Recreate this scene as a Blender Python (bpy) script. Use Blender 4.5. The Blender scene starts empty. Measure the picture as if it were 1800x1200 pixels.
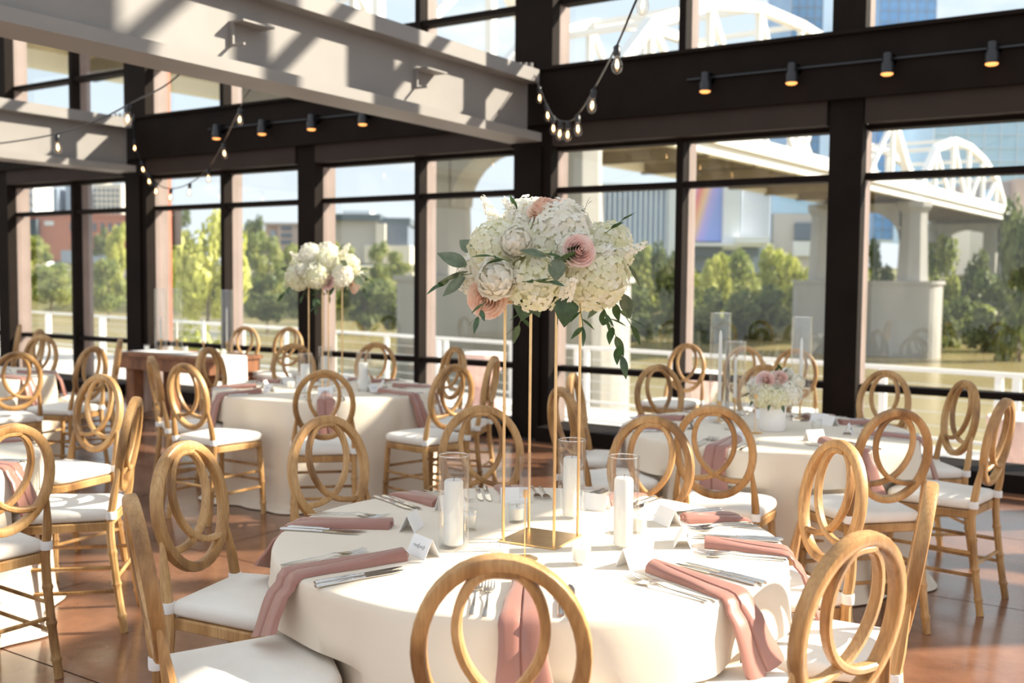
import bpy, math, random
from mathutils import Vector, Matrix, Quaternion
R_ = math.radians
PI = math.pi
scene = bpy.context.scene
COL = scene.collection
rnd = random.Random(7)

# ------------------------------------------------------------------ camera
FPX, YAW, PITCH, ROLL, EYE = 1819.0, R_(32.91), R_(3.45), R_(.53), 1.46
RIGHT = Vector((math.cos(YAW), math.sin(YAW), 0)); FWD = Vector((-math.sin(YAW), math.cos(YAW), 0))
def make_camera():
    f = FWD*math.cos(PITCH) + Vector((0, 0, -math.sin(PITCH)))
    r0, u0 = RIGHT, RIGHT.cross(f)
    r = r0*math.cos(ROLL) + u0*math.sin(ROLL); u = u0*math.cos(ROLL) - r0*math.sin(ROLL)
    cd = bpy.data.cameras.new('camera'); co = bpy.data.objects.new('camera', cd); COL.objects.link(co)
    m = Matrix((r, u, -f)).transposed().to_4x4(); m.translation = Vector((0, 0, EYE)); co.matrix_world = m
    cd.sensor_width = 36; cd.lens = FPX/1800*36; cd.clip_start = .05; cd.clip_end = 3000
    cd.dof.use_dof = True; cd.dof.focus_distance = 2.92; cd.dof.aperture_fstop = 3.2
    scene.camera = co
make_camera()

# ------------------------------------------------------------------ view, sky and sun
scene.view_settings.view_transform = 'Standard'; scene.view_settings.look = 'None'
scene.view_settings.exposure = 0.16; scene.view_settings.gamma = 1.0
def make_world():
    w = bpy.data.worlds.new('sky'); scene.world = w; w.use_nodes = True
    nt = w.node_tree; n = nt.nodes; L = nt.links; n.clear()
    tc = n.new('ShaderNodeTexCoord'); sx = n.new('ShaderNodeSeparateXYZ'); L.new(tc.outputs['Generated'], sx.inputs[0])
    rp = n.new('ShaderNodeValToRGB'); L.new(sx.outputs['Z'], rp.inputs[0])
    e = rp.color_ramp.elements
    e[0].position = 0; e[0].color = (.85, .885, .905, 1); e[1].position = .8; e[1].color = (.66, .72, .79, 1)
    e.new(.18).color = (.70, .80, .89, 1)
    mp = n.new('ShaderNodeMapping'); mp.inputs['Scale'].default_value = (2.2, 2.2, 6.5); L.new(tc.outputs['Generated'], mp.inputs[0])
    no = n.new('ShaderNodeTexNoise'); no.inputs['Scale'].default_value = 2.1; no.inputs['Detail'].default_value = 7; no.inputs['Roughness'].default_value = .58
    L.new(mp.outputs[0], no.inputs['Vector'])
    cr = n.new('ShaderNodeValToRGB'); cr.color_ramp.elements[0].position = .50; cr.color_ramp.elements[1].position = .68
    L.new(no.outputs['Fac'], cr.inputs[0])
    mx = n.new('ShaderNodeMix'); mx.data_type = 'RGBA'; L.new(cr.outputs[0], mx.inputs[0]); L.new(rp.outputs[0], mx.inputs[6]); mx.inputs[7].default_value = (1.0, .99, .97, 1)
    bg = n.new('ShaderNodeBackground'); bg.inputs['Strength'].default_value = 1.12; L.new(mx.outputs[2], bg.inputs[0])
    out = n.new('ShaderNodeOutputWorld'); L.new(bg.outputs[0], out.inputs[0])
make_world()
SUN = Vector((math.cos(R_(31.2))*math.cos(R_(41)), math.cos(R_(31.2))*math.sin(R_(41)), math.sin(R_(31.2))))
sd = bpy.data.lights.new('sun', 'SUN'); sd.energy = 11.8; sd.angle = R_(.7); sd.color = (1.0, .88, .72)
so = bpy.data.objects.new('sun', sd); COL.objects.link(so); so.rotation_euler = SUN.to_track_quat('Z', 'Y').to_euler(); so.location = SUN*30

# ------------------------------------------------------------------ materials
def nodes(name):
    m = bpy.data.materials.new(name); m.use_nodes = True
    return m, m.node_tree.nodes, m.node_tree.links, m.node_tree.nodes['Principled BSDF']
def mat(name, c1, c2=None, scale=8, rough=.5, metal=0, bump=0, stretch=(1, 1, 1), detail=4, lo=.35, hi=.65, spec=.5, sheen=0, rand=False, bscale=None, trans=0):
    m, n, L, b = nodes(name)
    c2 = c2 or c1
    tc = n.new('ShaderNodeTexCoord'); mp = n.new('ShaderNodeMapping'); mp.inputs['Scale'].default_value = stretch
    L.new(tc.outputs['Object'], mp.inputs[0])
    if rand:
        oi = n.new('ShaderNodeObjectInfo'); mu = n.new('ShaderNodeMath'); mu.operation = 'MULTIPLY'; mu.inputs[1].default_value = 37
        L.new(oi.outputs['Random'], mu.inputs[0]); L.new(mu.outputs[0], mp.inputs['Location'])
    no = n.new('ShaderNodeTexNoise'); no.inputs['Scale'].default_value = scale; no.inputs['Detail'].default_value = detail
    L.new(mp.outputs[0], no.inputs['Vector'])
    rp = n.new('ShaderNodeValToRGB'); e = rp.color_ramp.elements
    e[0].position = lo; e[0].color = (*c1, 1); e[1].position = hi; e[1].color = (*c2, 1)
    L.new(no.outputs['Fac'], rp.inputs[0]); L.new(rp.outputs[0], b.inputs['Base Color'])
    b.inputs['Roughness'].default_value = rough; b.inputs['Metallic'].default_value = metal; b.inputs['Specular IOR Level'].default_value = spec
    if sheen: b.inputs['Sheen Weight'].default_value = sheen; b.inputs['Sheen Roughness'].default_value = .4
    if trans:
        b.inputs['Subsurface Weight'].default_value = trans; b.inputs['Subsurface Radius'].default_value = (.02, .015, .01); b.inputs['Subsurface Scale'].default_value = .4
    if bump:
        bn = n.new('ShaderNodeTexNoise'); bn.inputs['Scale'].default_value = bscale or scale*3; bn.inputs['Detail'].default_value = 3
        L.new(mp.outputs[0], bn.inputs['Vector'])
        bp = n.new('ShaderNodeBump'); bp.inputs['Strength'].default_value = bump; bp.inputs['Distance'].default_value = .01
        L.new(bn.outputs['Fac'], bp.inputs['Height']); L.new(bp.outputs[0], b.inputs['Normal'])
    return m
def emit(name, c, s):
    m, n, L, b = nodes(name); b.inputs['Base Color'].default_value = (*c, 1); b.inputs['Emission Color'].default_value = (*c, 1); b.inputs['Emission Strength'].default_value = s
    return m
def thin_glass(name, tint=(1, 1, 1), base=.03, edge=.55, rough=0.0):
    m = bpy.data.materials.new(name); m.use_nodes = True; n = m.node_tree.nodes; L = m.node_tree.links; n.clear()
    tr = n.new('ShaderNodeBsdfTransparent'); tr.inputs[0].default_value = (*tint, 1)
    gl = n.new('ShaderNodeBsdfGlossy'); gl.inputs['Roughness'].default_value = rough; gl.inputs[0].default_value = (1, 1, 1, 1)
    lw = n.new('ShaderNodeLayerWeight'); lw.inputs[0].default_value = .25
    mr = n.new('ShaderNodeMapRange'); mr.inputs[3].default_value = base; mr.inputs[4].default_value = edge; L.new(lw.outputs['Facing'], mr.inputs[0])
    pw = n.new('ShaderNodeMath'); pw.operation = 'POWER'; pw.inputs[1].default_value = 2.2; L.new(lw.outputs['Facing'], pw.inputs[0]); L.new(pw.outputs[0], mr.inputs[0])
    mx = n.new('ShaderNodeMixShader'); L.new(mr.outputs[0], mx.inputs[0]); L.new(tr.outputs[0], mx.inputs[1]); L.new(gl.outputs[0], mx.inputs[2])
    o = n.new('ShaderNodeOutputMaterial'); L.new(mx.outputs[0], o.inputs[0])
    return m
M = {}
def wood_mat(name, pale, mid, dark, rough=.42):
    m, n, L, b = nodes(name)
    tc = n.new('ShaderNodeTexCoord'); oi = n.new('ShaderNodeObjectInfo'); mu = n.new('ShaderNodeMath'); mu.operation = 'MULTIPLY'; mu.inputs[1].default_value = 23
    L.new(oi.outputs['Random'], mu.inputs[0])
    mp = n.new('ShaderNodeMapping'); mp.inputs['Scale'].default_value = (1, 1, .35); L.new(tc.outputs['Object'], mp.inputs[0]); L.new(mu.outputs[0], mp.inputs['Location'])
    a = n.new('ShaderNodeTexNoise'); a.inputs['Scale'].default_value = 9; a.inputs['Detail'].default_value = 3; L.new(mp.outputs[0], a.inputs['Vector'])
    mp2 = n.new('ShaderNodeMapping'); mp2.inputs['Scale'].default_value = (1, 1, .07); L.new(tc.outputs['Object'], mp2.inputs[0])
    g = n.new('ShaderNodeTexNoise'); g.inputs['Scale'].default_value = 160; g.inputs['Detail'].default_value = 4; L.new(mp2.outputs[0], g.inputs['Vector'])
    rp = n.new('ShaderNodeValToRGB'); e = rp.color_ramp.elements
    e[0].position = .33; e[0].color = (*dark, 1); e[1].position = .68; e[1].color = (*pale, 1); e.new(.50).color = (*mid, 1)
    L.new(a.outputs['Fac'], rp.inputs[0])
    gr = n.new('ShaderNodeValToRGB'); gr.color_ramp.elements[0].position = .36; gr.color_ramp.elements[0].color = (.62, .55, .48, 1); gr.color_ramp.elements[1].position = .60; gr.color_ramp.elements[1].color = (1, 1, 1, 1)
    L.new(g.outputs['Fac'], gr.inputs[0])
    mx = n.new('ShaderNodeMix'); mx.data_type = 'RGBA'; mx.blend_type = 'MULTIPLY'; mx.inputs[0].default_value = .5
    L.new(rp.outputs[0], mx.inputs[6]); L.new(gr.outputs[0], mx.inputs[7]); L.new(mx.outputs[2], b.inputs['Base Color'])
    b.inputs['Roughness'].default_value = rough
    bp = n.new('ShaderNodeBump'); bp.inputs['Strength'].default_value = .15; bp.inputs['Distance'].default_value = .003; L.new(g.outputs['Fac'], bp.inputs['Height']); L.new(bp.outputs[0], b.inputs['Normal'])
    return m
M['chair'] = wood_mat('chair_wood', (.64, .40, .18), (.50, .28, .105), (.25, .125, .042))
M['farm'] = wood_mat('farm_table_wood', (.40, .17, .075), (.30, .12, .05), (.18, .07, .03), .5)
M['cushion'] = mat('cushion_cloth', (.87, .83, .76), (.82, .78, .71), 9, .85, bump=.35, bscale=16, rand=True)
M['cloth'] = mat('ivory_cloth', (.80, .70, .57), (.84, .75, .62), 3, .62, bump=.06, bscale=500, sheen=.15, spec=.3)
M['rose'] = mat('rose_satin', (.335, .15, .115), (.38, .178, .138), 6, .30, spec=.6, sheen=.2)
M['blush'] = mat('blush_cloth', (.80, .52, .46), (.86, .60, .54), 5, .6)
M['white'] = mat('white_linen', (.86, .85, .83), (.82, .81, .79), 5, .8)
M['card'] = mat('card_stock', (.88, .87, .86), None, 5, .7)
M['ink'] = mat('ink', (.08, .07, .07), None, 5, .6)
M['steel'] = mat('polished_steel', (.62, .60, .58), (.66, .64, .62), 5, .14, 1)
M['gold'] = mat('brushed_gold', (.78, .52, .25), (.84, .58, .30), 30, .28, 1)
M['wax'] = mat('candle_wax', (.90, .88, .83), (.86, .84, .79), 4, .45, trans=.3)
M['glass'] = thin_glass('vase_glass', (.97, .975, .975), .04, .95)
M['rim'] = thin_glass('vase_rim_glass', (.95, .95, .95), .45, .9, .15)
M['acrylic'] = thin_glass('acrylic', (.93, .93, .95), .10, .5, .08)
M['pane'] = thin_glass('window_pane', (.95, .97, .97), .03, .35)
M['bronze'] = mat('dark_bronze_metal', (.010, .0065, .005), (.014, .009, .0065), 3, .7, 0, spec=.10)
M['box'] = mat('shade_box_metal', (.038, .027, .021), (.044, .031, .025), 3, .7, spec=.15)
M['cap'] = mat('mullion_cap_metal', (.21, .155, .135), (.24, .18, .16), 3, .5)
M['rust'] = mat('red_oxide_steel', (.42, .13, .08), (.48, .17, .11), 3, .6)
M['girder'] = mat('grey_paint', (.245, .225, .21), (.27, .248, .232), 2, .5, bump=.03, bscale=60)
M['black'] = mat('black_metal', (.015, .015, .017), None, 5, .35)
M['lens'] = emit('lamp_lens', (1.0, .42, .12), 1.6)
M['filament'] = emit('lamp_filament', (1.0, .62, .28), 9)
M['bulb'] = thin_glass('bulb_glass', (1, .93, .86), .06, .8)
M['rail'] = mat('white_rail_paint', (.80, .80, .80), None, 5, .5)
M['deck'] = mat('pale_concrete', (.66, .63, .60), (.74, .71, .68), 1.2, .8)
M['water'] = mat('river_water', (.30, .24, .11), (.36, .30, .16), .05, .22, bump=.5, bscale=.7, stretch=(1, 1, 1))
M['earth'] = mat('bank_earth', (.17, .17, .07), (.27, .24, .10), .12, .95)
M['pierc'] = mat('pier_concrete', (.33, .32, .30), (.47, .45, .42), .22, .85, stretch=(1, 1, .35), bump=.1, bscale=2)
M['truss'] = mat('white_truss_paint', (.86, .85, .83), None, 5, .55)
M['bdeck'] = mat('bridge_underside', (.40, .34, .26), (.48, .41, .32), .5, .8)
def leafy(name, c1, c2, scale, tr=.45, rand=False, rough=.5, spec=.03):
    m = bpy.data.materials.new(name); m.use_nodes = True; n = m.node_tree.nodes; L = m.node_tree.links; n.clear()
    tc = n.new('ShaderNodeTexCoord'); no = n.new('ShaderNodeTexNoise'); no.inputs['Scale'].default_value = scale; no.inputs['Detail'].default_value = 4
    if rand:
        oi = n.new('ShaderNodeObjectInfo'); ad = n.new('ShaderNodeVectorMath'); ad.operation = 'ADD'; L.new(tc.outputs['Object'], ad.inputs[0]); L.new(oi.outputs['Random'], ad.inputs[1]); L.new(ad.outputs[0], no.inputs['Vector'])
    else: L.new(tc.outputs['Object'], no.inputs['Vector'])
    rp = n.new('ShaderNodeValToRGB'); e = rp.color_ramp.elements; e[0].position = .36; e[0].color = (*c1, 1); e[1].position = .62; e[1].color = (*c2, 1); L.new(no.outputs['Fac'], rp.inputs[0])
    d = n.new('ShaderNodeBsdfDiffuse'); t = n.new('ShaderNodeBsdfTranslucent'); L.new(rp.outputs[0], d.inputs[0]); L.new(rp.outputs[0], t.inputs[0])
    mx = n.new('ShaderNodeMixShader'); mx.inputs[0].default_value = tr; L.new(d.outputs[0], mx.inputs[1]); L.new(t.outputs[0], mx.inputs[2])
    g = n.new('ShaderNodeBsdfGlossy'); g.inputs['Roughness'].default_value = rough; m2 = n.new('ShaderNodeMixShader'); m2.inputs[0].default_value = spec; L.new(mx.outputs[0], m2.inputs[1]); L.new(g.outputs[0], m2.inputs[2])
    o = n.new('ShaderNodeOutputMaterial'); L.new(m2.outputs[0], o.inputs[0]); return m
def floor_mat():
    m, n, L, b = nodes('stained_concrete')
    tc = n.new('ShaderNodeTexCoord'); a = n.new('ShaderNodeTexNoise'); a.inputs['Scale'].default_value = 2.2; a.inputs['Detail'].default_value = 8; a.inputs['Roughness'].default_value = .65
    L.new(tc.outputs['Object'], a.inputs['Vector'])
    rp = n.new('ShaderNodeValToRGB'); e = rp.color_ramp.elements; e[0].position = .34; e[0].color = (.135, .060, .033, 1); e[1].position = .66; e[1].color = (.285, .138, .080, 1)
    L.new(a.outputs['Fac'], rp.inputs[0]); L.new(rp.outputs[0], b.inputs['Base Color'])
    r2 = n.new('ShaderNodeMapRange'); r2.inputs[3].default_value = .14; r2.inputs[4].default_value = .30; L.new(a.outputs['Fac'], r2.inputs[0]); L.new(r2.outputs[0], b.inputs['Roughness'])
    b.inputs['Specular IOR Level'].default_value = .6; b.inputs['Coat Weight'].default_value = .25; b.inputs['Coat Roughness'].default_value = .12
    f = n.new('ShaderNodeTexNoise'); f.inputs['Scale'].default_value = 14; L.new(tc.outputs['Object'], f.inputs['Vector'])
    bp = n.new('ShaderNodeBump'); bp.inputs['Strength'].default_value = .08; bp.inputs['Distance'].default_value = .01; L.new(f.outputs['Fac'], bp.inputs['Height']); L.new(bp.outputs[0], b.inputs['Normal'])
    return m
M['floor'] = floor_mat()
M['joint'] = mat('joint_filler', (.03, .02, .015), None, 5, .8)
M['petal'] = leafy('cream_petal', (.90, .86, .72), (.94, .93, .87), 3, .40, True)
M['petalg'] = leafy('hydrangea_petal', (.84, .83, .56), (.94, .92, .80), 2.2, .40, True)
M['pink'] = leafy('pink_petal', (.90, .62, .56), (.95, .80, .74), 2, .22, True)
M['peach'] = leafy('peach_petal', (.92, .62, .48), (.95, .80, .68), 2, .22, True)
M['leaf'] = leafy('dark_leaf', (.03, .07, .02), (.055, .115, .035), 3, .25, True, .4, .06)
M['euca'] = leafy('eucalyptus_leaf', (.13, .17, .11), (.20, .24, .16), 3, .25, True)
M['stem'] = mat('green_stem', (.10, .16, .05), None, 5, .6)
M['treeA'] = leafy('spring_foliage', (.42, .46, .07), (.66, .66, .20), 1.4, .5)
M['treeB'] = leafy('green_foliage', (.19, .25, .05), (.40, .42, .12), 1.4, .5)
M['treeC'] = leafy('dark_foliage', (.10, .14, .04), (.23, .26, .08), 1.4, .45)
M['bark'] = mat('bark', (.14, .10, .07), None, 5, .9)

# ------------------------------------------------------------------ mesh builder
class MB:
    def __init__(s): s.v = []; s.f = []
    def add(s, vs, fs):
        k = len(s.v); s.v += [tuple(v) for v in vs]; s.f += [tuple(i+k for i in f) for f in fs]; return s
    def box(s, lo, hi, rot=None, c=None):
        x0, y0, z0 = lo; x1, y1, z1 = hi
        vs = [Vector(p) for p in ((x0, y0, z0), (x1, y0, z0), (x1, y1, z0), (x0, y1, z0), (x0, y0, z1), (x1, y0, z1), (x1, y1, z1), (x0, y1, z1))]
        if rot: vs = [rot @ v + (c or Vector()) for v in vs]
        return s.add(vs, [(0, 3, 2, 1), (4, 5, 6, 7), (0, 1, 5, 4), (1, 2, 6, 5), (2, 3, 7, 6), (3, 0, 4, 7)])
    def sweep(s, path, sec, ref=None, closed=False, scales=None, cap=True):
        P = [Vector(p) for p in path]; N = len(P); k = len(sec); rings = []; prev = None
        for i in range(N):
            a = P[(i-1) % N] if (closed or i > 0) else P[i]; b = P[(i+1) % N] if (closed or i < N-1) else P[i]
            t = (b-a).normalized()
            if ref is not None: bb = Vector(ref); nn = bb.cross(t).normalized(); bb = t.cross(nn).normalized()
            else:
                if prev is None: prev = Vector((0, 0, 1)) if abs(t.z) < .9 else Vector((0, 1, 0))
                nn = (prev - t*prev.dot(t)).normalized(); prev = nn; bb = t.cross(nn).normalized()
            sc = scales[i] if scales else 1
            sa, sb = sc if isinstance(sc, tuple) else (sc, sc)
            rings.append([P[i]+nn*(u*sa)+bb*(w*sb) for u, w in sec])
        vs = [v for r in rings for v in r]; fs = []
        for i in range(N if closed else N-1):
            j = (i+1) % N
            for q in range(k): fs.append((i*k+q, i*k+(q+1) % k, j*k+(q+1) % k, j*k+q))
        if cap and not closed: fs.append(tuple(range(k))[::-1]); fs.append(tuple((N-1)*k+q for q in range(k)))
        return s.add(vs, fs)
    def tube(s, path, r, n=8, closed=False):
        N = len(path); rr = r if isinstance(r, (list, tuple)) else [r]*N
        sec = [(math.cos(2*PI*q/n), math.sin(2*PI*q/n)) for q in range(n)]
        return s.sweep(path, sec, closed=closed, scales=rr)
    def lathe(s, prof, n=24, c=(0, 0, 0), capb=True, capt=True):
        vs = []; fs = []; k = len(prof)
        for r, z in prof:
            for q in range(n): a = 2*PI*q/n; vs.append((c[0]+r*math.cos(a), c[1]+r*math.sin(a), c[2]+z))
        for i in range(k-1):
            for q in range(n): fs.append((i*n+q, i*n+(q+1) % n, (i+1)*n+(q+1) % n, (i+1)*n+q))
        if capb: fs.append(tuple(range(n))[::-1])
        if capt: fs.append(tuple((k-1)*n+q for q in range(n)))
        return s.add(vs, fs)
    def prism(s, outline, z0, z1):
        n = len(outline)
        vs = [(x, y, z0) for x, y in outline]+[(x, y, z1) for x, y in outline]
        return s.add(vs, [tuple(range(n))[::-1], tuple(range(n, 2*n))]+[(i, (i+1) % n, n+(i+1) % n, n+i) for i in range(n)])
    def mesh(s, name, m, smooth=True):
        me = bpy.data.meshes.new(name); me.from_pydata(s.v, [], s.f); me.update()
        if m is not None: me.materials.append(m)
        if smooth:
            me.polygons.foreach_set('use_smooth', [True]*len(me.polygons))
            me.set_sharp_from_angle(angle=R_(42))
        return me
    def build(s, name, m, parent=None, smooth=True): return link(name, s.mesh(name, m, smooth), parent)
def link(name, me, parent=None, loc=None, rot=None, scale=None):
    o = bpy.data.objects.new(name, me); COL.objects.link(o)
    if parent: o.parent = parent
    if loc is not None: o.location = loc
    if rot is not None: o.rotation_euler = rot
    if scale is not None: o.scale = (scale,)*3 if isinstance(scale, (int, float)) else scale
    return o
def tag(o, label=None, cat=None, group=None, kind=None):
    if label: o['label'] = label
    if cat: o['category'] = cat
    if group: o['group'] = group
    if kind: o['kind'] = kind
    return o
def thing(name, loc, label, cat, rz=0, group=None, kind=None):
    return tag(link(name, None, None, loc, (0, 0, rz)), label, cat, group, kind)
def children(o): return KIDS.get(o.name, [])
KIDS = {}
def index_kids():
    KIDS.clear()
    for o in COL.objects:
        if o.parent: KIDS.setdefault(o.parent.name, []).append(o)
def copy_tree(o, parent=None):
    c = o.copy(); COL.objects.link(c)
    if parent: c.parent = parent
    for ch in KIDS.get(o.name, []): copy_tree(ch, c)
    return c
def struct(o): o['kind'] = 'structure'; return o
def circ(n, r=1.0): return [(r*math.cos(2*PI*i/n), r*math.sin(2*PI*i/n)) for i in range(n)]
def rrect(w, h, r=.3, n=2):
    out = []; rr = min(w, h)*r
    for cx, cy, a0 in ((w/2-rr, h/2-rr, 0), (-w/2+rr, h/2-rr, 90), (-w/2+rr, -h/2+rr, 180), (w/2-rr, -h/2+rr, 270)):
        for i in range(n+1): a = R_(a0+90*i/n); out.append((cx+rr*math.cos(a), cy+rr*math.sin(a)))
    return out
def crom(pts, per=6):
    P = [Vector(p) for p in pts]; P = [P[0]*2-P[1]]+P+[P[-1]*2-P[-2]]; out = []
    for i in range(1, len(P)-2):
        a, b, c, d = P[i-1:i+3]
        for k in range(per):
            t = k/per; out.append(.5*((2*b)+(c-a)*t+(2*a-5*b+4*c-d)*t*t+(3*b-a-3*c+d)*t**3))
    out.append(P[-2]); return out
def px_point(px, dep, z=0.0):      # a point out in the view, by image pixel column and distance along the view axis
    p = RIGHT*((px-900)/FPX*dep)+FWD*dep; return Vector((p.x, p.y, z))
def loc2(lat, dep, z=0.0): p = RIGHT*lat+FWD*dep; return Vector((p.x, p.y, z))

# ------------------------------------------------------------------ floor
MOD = 1.4125; X0 = -5.04; YC = 8.1        # window module, a main column line, inner column face
fl = struct(MB().box((-18, -3.5, -.25), (9, 8.32, -.004)).build('floor', M['joint'], smooth=False)); fl['label'] = 'glossy brown stained concrete floor with saw-cut joints'
slab_me = None
XS = [X0-MOD*9.5+MOD*i for i in range(20)]; YS = [-3.4+MOD*1.0*j for j in range(9)]
for i in range(len(XS)-1):
    for j in range(len(YS)-1):
        o = MB().box((XS[i]+.004, YS[j]+.004, -.1), (XS[i+1]-.004, min(YS[j+1], 8.3)-.004, 0)).build('slab', M['floor'], fl, smooth=False)

# ------------------------------------------------------------------ window wall
ZT0, ZT1, ZB0, ZB1, ZBT = .64, 2.275, 2.63, 2.85, 3.356     # lower rail, upper transom, window head, shade box top, beam top
ZU = [3.97, 4.95, 5.95, 6.95]; ZTOP = 7.55
kmin, kmax = -8, 6
wall = struct(link('wall_back', None, None, (0, 0, 0))); wall['label'] = 'dark bronze steel and glass window wall facing the river'
def W(lo, hi, name, m, parent): return MB().box(lo, hi).build(name, M[m], parent, smooth=False)
for k in range(kmin, kmax+1, 2):          # columns every two modules, wide ones every four
    x = X0+MOD*k; w = .20 if k % 4 == 0 else .125
    W((x-w, YC, -.0), (x+w, YC+.13, ZTOP), 'column', 'bronze', wall)
    if k % 4 == 0:
        W((x-.11, YC-.03, 0), (x+.11, YC, 2.66), 'column_plate', 'bronze', wall)
    W((x-w+.012, YC+.13, 0), (x+w-.012, YC+.33, ZTOP), 'column_cladding', 'cap', wall)
for k in range(kmin, kmax, 2):            # bay pieces between columns
    xa, xb = X0+MOD*k, X0+MOD*(k+2)
    la = .20 if k % 4 == 0 else .125; lb = .20 if (k+2) % 4 == 0 else .125
    W((xa+la-.01, YC-.20, 0), (xb-lb+.01, YC+.33, .13), 'sill', 'bronze', wall)
    W((xa+la+.02, YC-.02, ZB0+.035), (xb-lb-.02, YC+.14, ZB1), 'shade_box', 'box', wall)
beam = W((X0+MOD*kmin, YC-.06, ZB1), (X0+MOD*kmax, YC+.3, ZBT), 'header_beam', 'bronze', wall)
W((X0+MOD*kmin, YC-.10, ZBT-.03), (X0+MOD*kmax, YC-.06, ZBT), 'beam_flange', 'bronze', wall)
W((X0+MOD*kmin, YC-.05, ZTOP), (X0+MOD*kmax, YC+.4, ZTOP+.35), 'top_beam', 'bronze', wall)
wn = 0
zs = [(.13, ZT0-.025), (ZT0+.025, ZT1-.022), (ZT1+.022, ZB0)] + [(a+.025, b-.025) for a, b in zip([ZBT-.025]+ZU, ZU+[ZTOP+.025])]
for k in range(kmin, kmax):
    wn += 1
    xa, xb = X0+MOD*k, X0+MOD*(k+1)
    ca = (.20 if k % 4 == 0 else .125) if k % 2 == 0 else .032
    cb = (.20 if (k+1) % 4 == 0 else .125) if (k+1) % 2 == 0 else .032
    w = struct(link('window_%d' % wn, None, None, (0, 0, 0))); w['label'] = 'tall dark-framed window bay, %s %s of the tall centre column' % (['first', 'second', 'third', 'fourth', 'fifth', 'sixth', 'seventh', 'eighth'][k if k >= 0 else -k-1], 'right' if k >= 0 else 'left')
    if k % 2:
        W((xa-.032, YC+.10, .13), (xa+.032, YC+.22, ZTOP), 'mullion', 'bronze', w)
        W((xa-.036, YC+.22, .13), (xa+.036, YC+.37, ZTOP), 'mullion_cap', 'cap', w)
    for z in [ZT0, ZT1]+ZU:
        W((xa+ca, YC+.12, z-.026), (xb-cb, YC+.26, z+.026), 'transom', 'bronze', w)
    W((xa+ca, YC+.12, ZB0), (xb-cb, YC+.26, ZB0+.04), 'transom', 'bronze', w)
    for z0, z1 in zs:
        W((xa+ca, YC+.205, z0), (xb-cb, YC+.211, z1), 'pane', 'pane', w)

# ------------------------------------------------------------------ steel girders
def bracket(parent, x, y, z):
    MB().box((x, y-.13, z), (x+.13, y+.13, z+.012)).build('bracket', M['girder'], parent, smooth=False)
    b = MB(); b.box((x, y-.13, z-.13), (x+.035, y-.115, z)); b.box((x, y-.13, z-.145), (x+.13, y-.115, z-.13)); b.build('bracket', M['girder'], parent, smooth=False)
def girder(x, label, bks):
    g = struct(link('steel_girder', None, None, (x, 0, 0))); g['label'] = label
    MB().box((-.17, -3.5, 2.69), (.17, 7.98, 2.765)).build('bottom_flange', M['girder'], g, smooth=False)
    MB().box((-.03, -3.5, 2.765), (.03, 7.96, 3.20)).build('web', M['girder'], g, smooth=False)
    MB().box((-.17, -3.5, 3.20), (.17, 7.93, 3.315)).build('top_flange', M['girder'], g, smooth=False)
    for y, z in bks: bracket(g, .03, y, z)
    b = MB()
    for q in range(3): b.lathe([(.016, 0), (.016, .05)], 8, (.05+.04*q, 7.80+.03*q, 3.315))
    b.build('bolt', M['girder'], g)
    return g
girder(X0, 'long grey steel girder crossing overhead to the tall centre column', [(6.45, 3.05), (4.62, 3.02)])
girder(X0-4*MOD, 'grey steel girder at the far left, sunlit, meeting the left column', [])
girder(X0+4*MOD, 'grey steel girder overhead to the right of the near table', [(6.0, 3.05)])

# ------------------------------------------------------------------ spot lamps on the header beam
lamp_labels = ['rightmost black spot lamp on the beam above the right windows', 'black spot lamp third from the centre column on the right beam', 'black spot lamp second from the centre column on the right beam', 'black spot lamp nearest the centre column on the right beam',
    'black spot lamp nearest the far-left column on the left beam', 'second black spot lamp from the far-left column on the left beam', 'third black spot lamp from the far-left column on the left beam', 'black spot lamp half hidden by the long grey girder']
def spot(x, label):
    t = thing('spot_lamp', (x, YC-.155, 2.99), label, 'lamp', group='spot lamps along the header beam')
    MB().lathe([(.030, 0), (.048, .0), (.048, .07), (.036, .085), (.036, .14), (.03, .15)], 16).build('housing', M['black'], t)
    MB().lathe([(.043, .004), (.043, -.008), (.03, -.016)], 16).build('lens', M['lens'], t)
    MB().box((-.02, .03, .09), (.02, .095, .13)).build('arm', M['black'], t, smooth=False)
    MB().lathe([(.05, 0), (.05, .02)], 12, (0, 0, 0)).build('mounting_plate', M['black'], t)
    t.children[-1].rotation_euler = (-PI/2, 0, 0); t.children[-1].location = (0, .095, .11)
for x, l in zip((-1.183, -1.887, -2.598, -3.307, -9.075, -8.361, -7.638, -6.942), lamp_labels): spot(x, l)
tag(MB().tube([(-3.5, YC-.075, 3.11), (.5, YC-.075, 3.11)], .012, 6).build('conduit', M['black']), 'thin black conduit running between spot lamps on the right beam', 'conduit')
tag(MB().tube([(-9.3, YC-.075, 3.11), (-5.4, YC-.075, 3.11)], .012, 6).build('conduit', M['black']), 'thin black conduit running between spot lamps on the left beam', 'conduit')

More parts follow.
